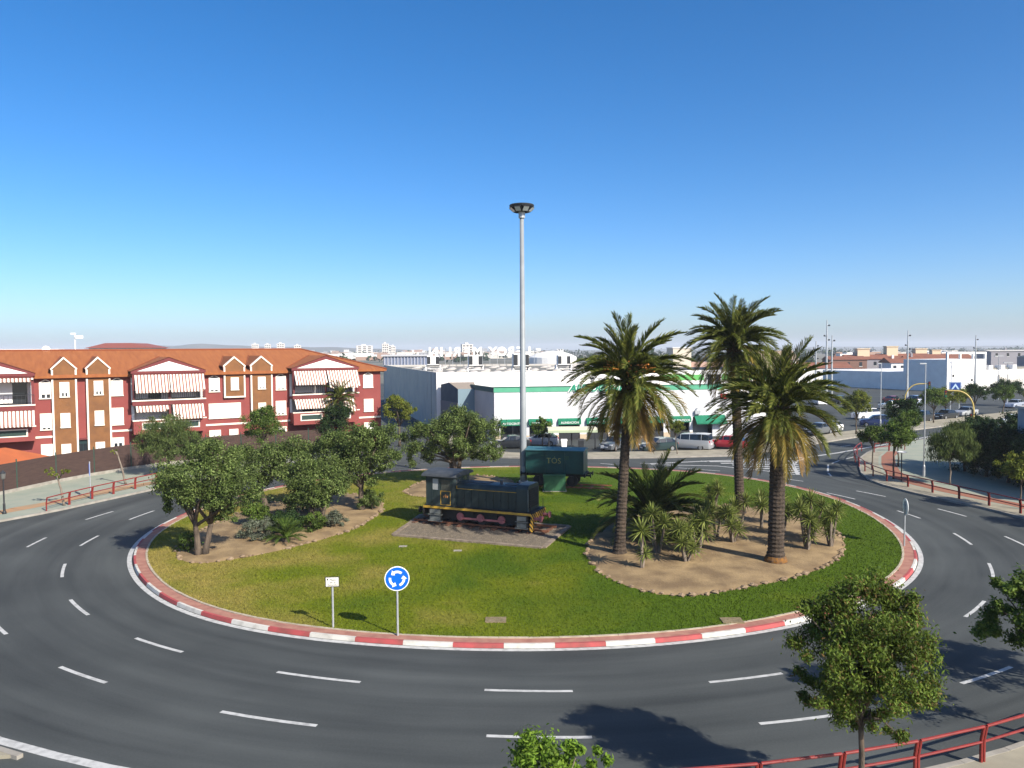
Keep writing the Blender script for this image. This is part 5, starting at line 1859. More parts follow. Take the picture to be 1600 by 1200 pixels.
MB().box(3, 8.5, 1, 7, 0, 8.8).part("annex", mat("pinkish_render", (.42, .28, .22), .9), t)

# canopy, scooters, bins before the workshop
t = thing("cart_shelter", "cream flat canopy on dark posts in the workshop forecourt", "shelter", (3.9, 83.6, 0), R(2))
MB().box(0, 5.4, 0, 2.2, 2.22, 2.42).part("canopy", mat("cream_canopy", (.58, .56, .42), .7), t)
MB().box(-.02, 5.42, -.03, 0, 1.95, 2.22).part("fascia", mat("pale_green_fascia", (.34, .40, .26), .7), t)
for x in (.1, 2.6, 5.2):
    MB().box(x, x + .14, 1.0, 1.14, 0, 2.22).part("post", M_dark, t)

# ------------------------------------------------------------------ cars
M_tyre = mat("tyre", (.012, .012, .013), .9)
M_rim = mat("rim", (.30, .31, .32), .35, metal=.6)
M_cglass = glassmat("car_glass", (.012, .016, .02), .06)
M_lampw = mat("headlamp", (.70, .72, .74), .15)
M_lampr = mat("tail_lamp", (.35, .01, .01), .25)
CAR = {   # stations: x, belt z, roof z, half width belt, half width roof
    'hatch': (4.1, [(0, .62, .62, .70, .60), (.18, .80, .80, .82, .70), (.95, .93, .94, .86, .72), (1.15, .95, .98, .87, .70), (1.85, .97, 1.42, .87, .62), (2.6, .98, 1.47, .87, .62), (3.4, .99, 1.42, .86, .60), (3.85, .98, 1.12, .84, .62), (4.02, .92, .94, .82, .70), (4.1, .70, .70, .76, .70)]),
    'sedan': (4.5, [(0, .60, .60, .72, .62), (.2, .76, .76, .84, .7), (1.15, .90, .91, .88, .72), (1.35, .92, .95, .88, .70), (2.05, .94, 1.39, .88, .62), (2.8, .95, 1.43, .88, .62), (3.45, .96, 1.30, .87, .60), (3.9, .96, 1.0, .87, .66), (4.35, .94, .95, .85, .72), (4.5, .68, .68, .76, .7)]),
    'suv': (4.4, [(0, .72, .72, .74, .62), (.15, .95, .95, .86, .72), (1.0, 1.05, 1.06, .90, .74), (1.2, 1.07, 1.10, .91, .72), (1.75, 1.08, 1.60, .91, .66), (2.6, 1.09, 1.68, .91, .66), (3.7, 1.10, 1.62, .90, .64), (4.15, 1.08, 1.2, .88, .66), (4.32, 1.0, 1.02, .86, .72), (4.4, .75, .75, .80, .72)]),
    'pickup': (5.1, [(0, .75, .75, .74, .62), (.15, .98, .98, .87, .72), (1.1, 1.08, 1.09, .90, .74), (1.3, 1.09, 1.12, .90, .72), (1.9, 1.10, 1.70, .90, .68), (2.9, 1.10, 1.76, .90, .68), (4.2, 1.10, 1.80, .90, .72), (4.95, 1.10, 1.76, .89, .70), (5.0, 1.08, 1.12, .88, .72), (5.1, .8, .8, .84, .74)]),
    'van': (4.9, [(0, .75, .75, .78, .66), (.12, 1.0, 1.0, .90, .76), (.75, 1.12, 1.14, .95, .78), (.9, 1.15, 1.2, .95, .78), (1.5, 1.2, 1.95, .95, .80), (3.0, 1.2, 2.0, .95, .82), (4.6, 1.2, 1.98, .95, .82), (4.82, 1.18, 1.9, .94, .8), (4.85, 1.1, 1.15, .93, .8), (4.9, .6, .6, .9, .8)]),
}
def car_proto(kind, paint, key):
    L, st = CAR[kind]
    t = thing("parked_car", "car", "car", (0, 0, 0))
    cl = .22
    b = MB()
    n = len(st)
    for x, zb, zr, wb, wr in st:           # body below the belt line
        r = [(-wb * .92, cl), (-wb * 1.0, cl + .22), (-wb * 1.02, (cl + zb) / 2 + .1), (-wb, zb), (-wb * .93, zb + .02), (wb * .93, zb + .02), (wb, zb), (wb * 1.02, (cl + zb) / 2 + .1), (wb * 1.0, cl + .22), (wb * .92, cl)]
        b.v += [(x, y, z) for y, z in r]
    k = 10
    for i in range(n - 1):
        for j in range(k):
            q = (j + 1) % k
            b.f.append((i * k + j, (i + 1) * k + j, (i + 1) * k + q, i * k + q))
            b.m.append(0)
    b.f.append(tuple(range(k)))
    b.f.append(tuple(reversed(range((n - 1) * k, n * k))))
    b.m += [0, 0]
    body = b.part("body", paint, t)
    smooth_angle(body, 35)
    gl, rf = MB(), MB()
    for i in range(n - 1):
        (x0, zb0, zr0, wb0, wr0), (x1, zb1, zr1, wb1, wr1) = st[i], st[i + 1]
        if max(zr0 - zb0, zr1 - zb1) < .06:
            continue
        c0, c1 = zb0 + .022, zb1 + .022
        hi = min(zr0 - zb0, zr1 - zb1) > .25
        for s in (-1, 1):
            f = [(x0, s * wb0 * .93, c0), (x1, s * wb1 * .93, c1), (x1, s * wr1, max(zr1, c1) - .05 * hi), (x0, s * wr0, max(zr0, c0) - .05 * hi)]
            gl.face(f if s < 0 else f[::-1])
        top = [(x0, -wr0, max(zr0, c0)), (x1, -wr1, max(zr1, c1)), (x1, wr1, max(zr1, c1)), (x0, wr0, max(zr0, c0))]
        if hi:
            low = [(x, y, z - .06) for x, y, z in top]
            rf.hexa(low, [(x, y * .96, z + .01) for x, y, z in top])
        else:
            gl.face(top)
        if hi:      # pillars
            for s in (-1, 1):
                rf.tube([(x0, s * wb0 * .935, c0), (x0, s * wr0 * 1.005, zr0 - .03)], .035, 4)
    gl.part("windows", M_cglass, body)
    rf.part("roof", paint, body)
    for x in (L * .19, L * .81):
        for s in (-1, 1):
            y = s * (st[4][3] * .98 - .08)
            w = MB().cyl((x, y - .10, .32), (x, y + .10, .32), .32, .32, 16).part("tyre", M_tyre, t)
            MB().cyl((x, y + s * .09, .32), (x, y + s * .115, .32), .20, .19, 12).part("rim", M_rim, w)
    for s in (-1, 1):
        z0 = st[1][1]
        MB().box(.02, .30, s * .60 - .16, s * .60 + .16, z0 - .16, z0 - .03).part("headlight", M_lampw, body)
        zr = st[-2][1]
        MB().box(L - .14, L - .0, s * .68 - .1, s * .68 + .1, zr - .22, zr + .0).part("tail_light", M_lampr, body)
        MB().box(L * .30, L * .30 + .16, s * .98 - .08, s * .98 + .08, st[3][1] + .0, st[3][1] + .13).part("mirror", paint, body)
    MB().box(L - .03, L + .012, -.26, .26, .62, .74).box(-.012, .03, -.26, .26, .42, .54).part("number_plate", M_white, body)
    return t
PAINT = {}
def paint(n, c, metal=.3):
    if n not in PAINT:
        PAINT[n] = mat("car_" + n, c, .3, metal=metal, coat=.6, spec=.5)
    return PAINT[n]
PC = {'white': (.75, .75, .74), 'silver': (.42, .44, .46), 'grey': (.14, .15, .16), 'dark': (.02, .024, .03), 'blue': (.02, .04, .13), 'red': (.38, .02, .035), 'teal': (.02, .045, .05), 'pale blue': (.40, .45, .55)}
CARP = {}
def car(kind, colr, loc, heading, label, group="parked cars"):
    """heading: direction the nose points, degrees from +X"""
    rz = R(heading + 180)
    key = (kind, colr)
    L = CAR[kind][0]
    p = Vector((loc[0], loc[1], 0)) - Vector((cos(rz), sin(rz), 0)) * L / 2
    if key not in CARP:
        t = car_proto(kind, paint(colr, PC[colr], .0 if colr in ('white', 'red') else .3), key)
        t.location = (p.x, p.y, .015)
        t.rotation_euler = (0, 0, rz)
        t['label'] = label
        CARP[key] = t
    else:
        t = copy_tree(CARP[key], (p.x, p.y, .015), rz, label)
    t['group'] = group
    return t
car('hatch', 'pale blue', (3.2, 88.2), 170, "pale blue car parked behind the green wagon before the workshop")
car('sedan', 'dark', (-.2, 86.2), 185, "dark low car half hidden behind the light mast")
car('hatch', 'grey', (11.2, 84.3), 235, "grey car parked behind the palm with orange fruit stalks")
car('hatch', 'teal', (15.7, 82.8), 200, "dark greenish car just left of the silver pickup")
car('pickup', 'silver', (19.3, 84.2), 150, "silver pickup with a closed canopy parked before the workshop")
car('hatch', 'red', (23.6, 84.6), 150, "dark red car parked to the right of the silver pickup")
car('van', 'silver', (27.9, 88.6), 150, "silver van behind the thick palm's fronds")
car('hatch', 'white', (41.3, 100.2), 215, "white car with its bonnet to the road, right of the palms")
car('hatch', 'grey', (39.0, 97.8), 215, "grey car beside the white one right of the palms")
car('suv', 'white', (54.5, 118.5), 200, "white car standing in the middle of the right car park")
car('suv', 'blue', (50.6, 106.8), 160, "dark blue car under the thin light pole in the right car park")
car('hatch', 'silver', (68.0, 138.0), 180, "silver-grey car standing alone farther back in the right car park")
car('sedan', 'dark', (66.3, 117.6), 210, "dark saloon parked beside the pavement near the traffic light arch")
car('sedan', 'silver', (72.4, 122.8), 210, "long silver car parked right of the dark saloon")
car('suv', 'white', (68.6, 105.4), 218, "white car driving on the road at the right edge")
car('hatch', 'red', (61.5, 94.6), 218, "red car glimpsed above the dark hedge at the right")
car('hatch', 'pale blue', (90.4, 138.5), 215, "pale car at the right edge of the far car park")
car('suv', 'dark', (60.0, 113.2), 215, "dark car half hidden behind the trees left of the traffic light arch")
for i, (x, y, c, k, l) in enumerate(((59.4, 150, 'white', 'van', "white van at the back of the car park, leftmost"), (63.9, 151, 'dark', 'suv', "dark car at the back of the car park right of the white van"),
                                     (68.8, 152, 'silver', 'hatch', "silver car at the back beside the dark one"), (74.8, 152, 'red', 'hatch', "dark red car in the back row of the car park"),
                                     (78.4, 150, 'pale blue', 'suv', "pale blue car in the back row right of the red one"), (55.0, 165, 'white', 'suv', "white car far back below the grey store wall"))):
    car(k, c, (x, y), 95, l)
for (x, y, l) in ((9.7, 82.9, "left one of the two white scooters behind the wagon"), (10.5, 83.1, "right one of the two scooters behind the wagon")):
    t = thing("scooter", l, "scooter", (x, y, 0), R(70), "scooters")
    for q in (0, 1.15):
        MB().cyl((q, -.05, .24), (q, .05, .24), .24, .24, 14).part("wheel", M_tyre, t)
    MB().tube([(1.15, 0, .25), (1.0, 0, .7), (.92, 0, 1.0)], .05, 6).box(.85, .95, -.3, .3, .98, 1.03).part("steering", M_dark, t)
    MB().hexa([(-.15, -.16, .35), (1.0, -.16, .3), (1.0, .16, .3), (-.15, .16, .35)], [(-.2, -.14, .72), (.45, -.14, .70), (.45, .14, .70), (-.2, .14, .72)]).box(.9, 1.05, -.2, .2, .3, .85).part("body", M_white, t)
    MB().box(-.2, .45, -.15, .15, .72, .80).part("seat", M_dark, t)
for (x, y, l, m_) in ((5.55, 82.6, "white container below the canopy behind the wagon", M_white), (7.4, 82.8, "dark container below the canopy behind the wagon", M_dark)):
    t = thing("waste_bin", l, "bin", (x, y, 0))
    MB().hexa([(-.25, -.25, 0), (.25, -.25, 0), (.25, .25, 0), (-.25, .25, 0)], [(-.3, -.3, 1.2), (.3, -.3, 1.2), (.3, .3, 1.2), (-.3, .3, 1.2)]).part("body", m_, t)
    MB().slabx([(-.33, 1.2), (.33, 1.2), (.2, 1.38), (-.2, 1.38)], -.33, .33).part("lid", m_, t)

# small trees of the workshop forecourt
tree("street_tree", "small round green tree before the workshop bays right of the mast", (3.4, 86.6, .0), [(0, 0, 2.2, 1.35, 1.3, 1.1), (-.3, 0, 2.9, .9, .9, .6)], 1.3, .08, LM_green, M_bark, 45, 130, .16, .08, 51)
tree("street_tree", "thin young tree on the pavement left of the silver pickup", (17.1, 79.6, .13), [(-.25, 0, 2.7, 1.0, .9, .75), (.2, 0, 3.1, .7, .7, .5)], 2.0, .05, LM_yellow, M_bark_pale, 35, 90, .14, .06, 52, lean=(-.25, 0))
tree("street_tree", "spindly sapling with sparse leaves behind the scooters", (11.0, 81.6, .13), [(0, 0, 1.9, .8, .8, .6)], 1.5, .04, LM_yellow, M_bark_pale, 18, 40, .14, .06, 53)
tree("street_tree", "round olive-green tree on the pavement right of the palms", (43.4, 97.0, .13), [(0, 0, 3.8, 2.2, 2.0, 1.5), (.5, 0, 4.6, 1.5, 1.4, .9)], 2.0, .1, LM_yellow, M_bark, 70, 150, .2, .09, 54)
tree("street_tree", "small tree behind the dark car beside the traffic light arch", (60.6, 110.6, .13), [(0, 0, 3.6, 2.0, 1.9, 1.4)], 2.0, .1, LM_green, M_bark, 50, 130, .22, .1, 55)
tree("street_tree", "spreading yellow-green tree inside the traffic light arch", (66.4, 117.9, .0), [(-1.2, 0, 3.6, 2.2, 1.9, 1.4), (1.6, 0, 3.5, 2.1, 1.9, 1.3)], 1.9, .1, LM_yellow, M_bark, 80, 130, .24, .1, 56)
tree("street_tree", "dark round tree just right of the arch on the far pavement", (73.0, 121.5, .13), [(0, 0, 3.7, 2.2, 2.0, 1.4)], 2.0, .1, LM_dark, M_bark, 55, 130, .24, .1, 57)
tree("street_tree", "green tree with a leaning trunk on the far pavement at the right", (79.0, 124.0, .13), [(.3, 0, 3.4, 2.0, 1.9, 1.3)], 2.0, .1, LM_green, M_bark, 55, 130, .24, .1, 58, lean=(.4, 0))
tree("street_tree", "broad dark green tree in the far car park at the right", (92.0, 142.0, 0), [(0, 0, 3.6, 3.0, 2.6, 1.7), (-2.4, 0, 3.2, 1.8, 1.7, 1.2)], 1.8, .12, LM_dark, M_bark, 70, 120, .28, .12, 59)
tree("street_tree", "small bright yellow-green tree right of the broad dark one", (94.5, 140.0, 0), [(0, 0, 2.2, 1.5, 1.4, 1.3)], 1.2, .1, LM_yellow, M_bark, 40, 110, .24, .1, 60)

# ------------------------------------------------------------------ east side pavement
rails([(36.6, 80.6), (34.9, 77.9), (33.5, 75.4), (32.4, 72.7), (31.6, 70.1), (30.9, 67.4), (30.4, 64.8), (30.3, 62.2), (30.75, 59.7), (31.3, 57.2), (31.9, 54.8), (32.5, 52.3), (33.0, 49.8), (33.4, 47.2)],
      lambda i, n: "%s bay of red guard rail on the right pavement, counted from its far end" % ORD[i], .13, "red guard rails on the right pavement")
rails([(37.5, 79.5), (39.6, 80.6), (41.7, 81.4)], lambda i, n: "%s bay of the short red rail turning off behind the right trees" % ORD[i], .13, "red rails behind the right trees")
t = thing("disc_lamp", "slim lamp post with a flat white disc head on the right pavement", "street lamp", (31.5, 62.1, .13))
MB().tube([(0, 0, -.03), (0, 0, 2.35)], .045, 8).part("post", M_dark, t)
MB().lathe([(.05, 2.3), (.36, 2.37), (.38, 2.41), (.30, 2.45), (.05, 2.49)], 20).part("head", M_white, t)
t = thing("street_light", "tall thin grey street light rising from the right pavement", "street lamp", (34.5, 64.3, .13))
MB().lathe([(.11, -.03), (.10, .9), (.06, 1.0), (.04, 9.5)], 10).part("pole", M_steel, t)
MB().box(-.5, .05, -.08, .08, 9.45, 9.55).part("head", M_steel, t)
t = thing("street_light", "thin grey street light by the dark blue car", "street lamp", (50.3, 105.0, .13))
MB().lathe([(.11, -.03), (.10, .9), (.06, 1.0), (.05, 8.7)], 10).part("pole", M_steel, t)
MB().box(-.5, .05, -.08, .08, 8.65, 8.75).part("head", M_steel, t)
t = thing("corner_building", "blue-grey shaded building wall at the right edge behind the hedge", "building", (40.7, 61.9, .13), 0)
MB().box(0, 16, -13, 0, 0, 5.9).part("wall", mat("blue_grey_render", (.30, .34, .38), .85, (.26, .30, .34), .6, 5), t)
MB().box(-.15, 16.2, -13.2, .15, 5.9, 6.1).part("coping", M_conc, t)
for k in range(3):
    o = MB().box(-.06, 0, -11.5 + k * 4, -10.0 + k * 4, 1.2, 2.9).part("window", M_dglass, t)
    MB().box(-.12, -.06, -11.7 + k * 4, -9.8 + k * 4, 1.05, 1.2).part("sill", M_kerb, o)
G_e = "trees on the right pavement"
tree("street_tree", "small dark-leaved tree at the tip of the right pavement inside the rail", (31.9, 68.0, .13), [(0, 0, 3.1, 1.25, 1.2, .95)], 2.2, .07, LM_green, M_bark, 45, 150, .17, .08, 61, group=G_e)
tree("street_tree", "dense round tree above the disc lamp", (31.5, 63.4, .13), [(.1, 0, 3.6, 1.6, 1.5, 1.1), (.6, 0, 4.3, 1.0, 1.0, .6)], 2.4, .08, LM_green, M_bark, 60, 160, .17, .08, 62, group=G_e)
tree("street_tree", "dense green tree behind the disc lamp tree on the right pavement", (35.2, 70.0, .13), [(0, 0, 3.3, 1.7, 1.6, 1.2), (.9, 0, 4.2, 1.3, 1.2, .9)], 2.0, .08, LM_green, M_bark, 65, 150, .18, .08, 63, group=G_e)
tree("street_tree", "dark tree rising behind the weeping one near the blue car", (41.8, 82.5, .13), [(0, 0, 3.8, 2.1, 2.0, 1.6), (.8, 0, 4.8, 1.5, 1.4, .9)], 2.2, .1, LM_dark, M_bark, 75, 150, .2, .09, 64, group=G_e)
tree("weeping_tree", "weeping willow-like tree with hanging light green twigs on the right pavement", (34.5, 60.4, .13), [(0, 0, 3.9, 1.7, 1.6, 1.2), (-.4, 0, 2.8, 1.75, 1.7, 1.4), (.6, 0, 2.9, 1.6, 1.6, 1.4)], 2.6, .06, LM_willow, M_bark_pale, 120, 190, .26, .035, 65, hang=.85, group=G_e)
HED = ((39.5, 67.0, 1.08, "leftmost foremost tree of the tall dark hedge at the right"), (39.7, 64.2, 1.12, "dark hedge tree second from the left in the foremost row"), (39.6, 61.2, 1.1, "dark hedge tree before the shaded building corner"),
       (39.4, 58.4, 1.0, "dark hedge tree right behind the yellow-tinged bush"), (42.4, 65.0, 1.2, "hedge tree in the second row beside the building corner"), (41.8, 69.0, 1.1, "farthest dark hedge tree, near the white car on the road"), (44.8, 67.4, 1.2, "hedge tree in the second row at the right edge"))
for i, (x, y, s, l) in enumerate(HED):
    tree("hedge_tree", l, (x, y, .13), [(0, 0, 2.0 * s, 1.9, 1.9, 2.0 * s), (.2, 0, 3.2 * s, 1.5, 1.5, 1.2 * s)], 1.2, .12, LM_dark, M_bark, 90, 170, .2, .08, 70 + i, group="dark hedge trees at the right", low=-1.1)
tree("street_tree", "yellow-tinged bushy tree by the guard rail at the right edge", (34.0, 51.2, .13), [(0, 0, 2.7, 1.5, 1.4, 1.0), (.6, 0, 3.4, 1.1, 1.0, .7), (-.7, 0, 2.9, .9, .9, .7)], 1.9, .06, LM_yellow, M_bark, 70, 130, .17, .08, 66, group=G_e)
tree("street_tree", "tree standing by the guard rail just beyond the right edge", (35.2, 44.5, .13), [(0, 0, 3.0, 1.8, 1.7, 1.2)], 1.9, .07, LM_green, M_bark, 55, 120, .18, .08, 67, group=G_e)
# traffic light arches
def arch(label, base, top, side, sig, rz):
    t = thing("traffic_light", label, "traffic light", (base[0], base[1], .13), rz)
    M_y = mat("arch_yellow", (.50, .37, .10), .5)
    pts = [(0, 0, -.05), (0, 0, 2.6)]
    for i in range(1, 9):
        a = pi / 2 * i / 8
        pts.append((side * (2.0 * (1 - cos(a))), 0, 2.6 + top * sin(a)))
    pts.append((side * 3.2, 0, 2.6 + top + .05))
    MB().tube(pts, [.11] * 2 + [.09] * 9, 8).part("arm", M_y, t)
    for (x, z, n) in sig:
        h = MB().box(x - .17, x + .17, -.18, .1, z - .5, z + .5).part("signal_head", M_dark, t)
        for k, c in enumerate(((.25, .01, .01), (.25, .13, .01), (.01, .2, .06))):
            MB().cyl((x, -.18, z + .3 - .3 * k), (x, -.22, z + .3 - .3 * k), .1, .1, 12).part("lens", mat("lens%d" % k, c, .3), h)
    MB().box(-.02 + side * .12 - .1, .02 + side * .12 + .1, -.2, .15, 1.8, 2.5).part("signal_box", M_dark, t)
arch("yellow traffic light arch with two signal heads over the far right road", (61.3, 102.2), 2.4, -1, [(-3.3, 4.6, 0), (0.0 - .28, 1.5, 0)], R(-20))
arch("smaller yellow traffic light arch behind the trees with its signal on a long arm", (62.0, 121.5), 2.5, 1, [(3.4, 5.0, 0)], R(-20))
t = thing("store_sign", "square blue and grey store sign with a white triangular mark on two legs", "sign", (74.8, 130.0, 0), R(-14))
MB().box(-.75, -.6, .0, .12, 0, 3.3).part("leg", M_steel, t)
MB().box(.6, .75, .0, .12, 0, 3.3).part("leg", M_steel, t)
pl = MB().box(-.95, .95, -.1, .1, 3.2, 5.1).part("panel", mat("panel_blue_grey", (.24, .30, .42), .5), t)
MB().box(-.75, .75, -.12, -.1, 3.35, 4.95).part("blue_field", mat("store_blue", (.01, .05, .25), .5), pl)
MB().slab([(-.62, 3.85), (0, 4.85), (.62, 3.85), (.35, 3.85), (0, 4.4), (-.35, 3.85)], -.14, -.12).part("mark", mat("mark_pale", (.45, .6, .75), .5), pl)
me = text_mesh("ALDI", .42, .02, name="lettering")
me.materials.append(M_white)
link("lettering", me, pl, (0, -.13, 3.58))

# tall thin masts of the car park
for (x, y, h, l) in ((61.2, 150, 16.4, "tallest dark camera mast right of the palms"), (64.3, 155, 13.5, "mast just right of the tallest one by the palms"), (82.6, 161, 14.5, "dark mast before the left corner of the white store"),
                     (111.8, 186, 13.8, "slender mast standing before the white store front"), (67.0, 170, 12.5, "thin mast behind the rightmost palm crown")):
    t = thing("lighting_mast", l, "mast", (x, y, 0), 0, "thin masts in the car park")
    MB().lathe([(.28, -.05), (.24, h * .3), (.16, h * .7), (.09, h)], 10).part("pole", M_steel, t)
    for q, zz in ((.45, h - 1.2), (-.45, h - 3.2), (.45, h - 4.0)):
        MB().box(min(0, q), max(0, q), -.05, .05, zz, zz + .1).lathe([(.12, zz), (.22, zz + .12), (.12, zz + .3)], 8, (q, 0, 0)).part("lamp", M_dark, t)
for (x, y, h, l) in ((96.5, 150, 7.8, "low lamp post with a flat double head before the white store"), (101.0, 160, 9.0, "single thin lamp post before the white store")):
    t = thing("car_park_lamp", l, "street lamp", (x, y, 0))
    MB().lathe([(.12, -.05), (.08, 1), (.06, h)], 8).part("pole", M_steel, t)
    MB().box(-.9, .9, -.15, .15, h, h + .12).part("head", M_steel, t)

# ------------------------------------------------------------------ the white store
def store():
    t = thing("store_building", "white box-shaped store with an open roof frame and shaded grey side wall", "store", (0, 0, 0))
    c0 = Vector((106.7, 189.0))
    n_ = Vector((-.44, .9)).normalized()       # along the shaded side, going back
    f_ = Vector((.9, .44)).normalized()        # along the front, to the right
    def quadbox(o, du, dv, z0, z1, m, name, par=t):
        a, b, c, d = o, o + f_ * du, o + f_ * du + n_ * dv, o + n_ * dv
        return MB().prism([(v.x, v.y) for v in (a, b, c, d)], z0, z1).part(name, m, par)
    quadbox(c0, 15.2, 12.0, 0, 7.9, M_wht, "main_block")
    quadbox(c0 + n_ * 12.02, 40, 26, 0, 4.6, M_wht, "rear_block")
    quadbox(c0 + f_ * 15.22, 40, 12.0, 0, 5.0, M_wht, "low_block")
    quadbox(c0 + f_ * 20 - n_ * .5, 9, .5, 0, 3.8, M_conc, "entrance")
    quadbox(c0 + f_ * 15.3 + n_ * 2, 30, 9, 5.0, 5.5, M_flat, "roof_plant")
    fr = MB()
    def fb(u0, u1, z0, z1):
        a, b = c0 + f_ * u0 - n_ * .02, c0 + f_ * u1 - n_ * .02
        d = n_ * .45
        fr.prism([(a.x, a.y), (b.x, b.y), (b.x + d.x, b.y + d.y), (a.x + d.x, a.y + d.y)], z0, z1)
    fb(0, 15.2, 9.25, 9.7)
    for u in (0, 4.9, 9.9, 14.8):
        fb(u, u + .4, 7.9, 9.25)
    fr.part("roof_frame", M_wht, t)
    for u, z in ((2.0, 3.6), (9.2, 2.4)):
        quadbox(c0 + f_ * u - n_ * .08, .7, .07, z, z + .6, M_dark, "wall_vent")
    for u in (18, 23, 28):
        quadbox(c0 + f_ * u + n_ * 1, 1.6, 1.6, 5.0, 6.2, M_wht, "roof_unit")
store()

# ------------------------------------------------------------------ old town behind the store, and farther things
M_tile = mat("old_tiles", (.22, .085, .05), .9, (.16, .065, .04), .5, 6)
def house(label, x, y, w, d, h, rise, wallm, rz=0.0, wins=3, roofm=None, tower=None, name="town_house"):
    t = thing(name, label, "house", (x, y, 0), rz, "houses of the old town behind the store")
    MB().box(0, w, 0, d, 0, h).part("wall", wallm, t)
    ov = .3
    r = MB().slabx([(-ov, h), (d + ov, h), (d / 2, h + rise)], -ov, w + ov).part("roof", roofm or M_tile, t)
    MB().box(w * .2, w * .2 + .6, d * .4, d * .4 + .6, h + rise * .5, h + rise + .8).part("chimney", wallm, r)
    for i in range(wins):
        xx = w * (i + .5) / wins
        o = MB().box(xx - .45, xx + .45, -.05, 0, h - 2.2, h - .8).part("window", M_dglass, t)
        MB().box(xx - .55, xx + .55, -.1, 0, h - 2.35, h - 2.2).part("sill", M_wht, o)
    if tower:
        tx, tw, th = tower
        MB().box(tx, tx + tw, d * .3, d * .3 + tw, h, th).box(tx - .2, tx + tw + .2, d * .3 - .2, d * .3 + tw + .2, th, th + .3).part("roof_turret", mat("cream_render", (.62, .50, .34), .9), t)
M_mauve = mat("grey_render", (.26, .25, .27), .9)
M_creamw = MATS.get("cream_render") or mat("cream_render", (.62, .50, .34), .9)
M_brn = mat("brown_render", (.20, .11, .08), .9)
house("long white house with a brown tiled roof right behind the palm crown", 83, 235, 20, 12, 4.8, 1.7, M_wht, R(-6), 3)
house("old brown brick house with dark openings left of the turreted roofs", 108, 262, 12, 10, 6.9, 1.2, M_brn, R(-8), 3)
house("house with a brown roof and a cream turret left of the white gable end", 117, 268, 14, 12, 6.9, 1.6, M_mauve, R(-8), 4, None, (4, 4.0, 10.4))
house("white house with four small windows under a red roof", 121, 246, 9, 12, 6.0, 1.7, M_wht, R(-8), 4)
house("grey house with arched dark windows beside the store's side wall", 130, 252, 10, 12, 6.2, 1.9, M_mauve, R(-8), 3)
house("house with a red roof and a second cream turret behind the mast", 139, 290, 18, 12, 6.6, 2.0, M_wht, R(-8), 4, None, (3, 4.0, 11.2))
house("long low red-roofed house peeping over the grey store wall", 152, 300, 26, 12, 6.4, 1.8, M_creamw, R(-8), 5, None, (6, 4.2, 10.2))
house("cream house with chimney pots left of the white roof frame", 168, 310, 14, 10, 6.8, 1.4, M_creamw, R(-8), 4, None, (2, 3.2, 9.6))
house("pale grey pitched hall behind the palm and the masts", 97, 300, 14, 20, 6.4, 3.6, mat("ochre_wall", (.34, .26, .18), .9), R(-6), 2, mat("ochre_roof", (.30, .22, .16), .9))
house("long grey office block right of the store's roof frame", 205, 330, 40, 14, 9.0, .6, M_mauve, R(-8), 9, M_conc)
house("dark-roofed grey building at the right edge beyond the store", 160, 235, 30, 12, 7.6, .8, M_mauve, R(-8), 7, M_conc)
# left background: hall with blue bays, white dome, red-roofed hall and floodlight
t = thing("sports_hall", "long low hall with rows of blue-grey bays beyond the warehouse roof", "building", (-70, 420, 0))
MB().box(0, 24, 0, 20, 0, 8.0).part("wall", mat("hall_blue", (.16, .19, .27), .8), t)
MB().box(-1, 25, -1, 21, 8.0, 8.9).part("roof", mat("hall_roof", (.45, .45, .46), .8), t)
for i in range(13):
    MB().box(.5 + i * 1.8, 1.0 + i * 1.8, -.4, 0, 0, 8.0).part("pillar", mat("hall_pillar", (.34, .35, .40), .8), t)
t = thing("white_dome", "low white tent-like roof on the horizon right of the rooftop letters", "building", (33, 620, 0))
MB().lathe([(19, 0), (19, 5), (15, 7.2), (8, 9.3), (1, 10.2)], 24).part("roof", M_wht, t)
t = thing("red_roof_hall", "wide white hall with a low red roof behind the apartment ridge", "building", (-126, 230, 0), R(8))
MB().box(0, 18, 0, 14, 0, 12.4).part("wall", M_wht, t)
MB().slab([(-1, 12.4), (19, 12.4), (12, 13.9), (5, 13.9)], -1, 15).part("roof", mat("hall_red", (.22, .07, .06), .9), t)
t = thing("floodlight_pole", "white pole with two lamp heads above the apartment ridge", "street lamp", (-78, 138, 0))
MB().tube([(0, 0, 0), (0, 0, 14.4)], .1, 8).part("pole", M_white, t)
MB().box(-.6, 0, -.3, .3, 14.3, 14.6).part("lamp", M_white, t)
MB().box(.2, 1.3, -.3, .3, 13.6, 14.1).part("lamp", M_white, t)
M_tw = mat("tower_pale", (.60, .56, .50), .9)
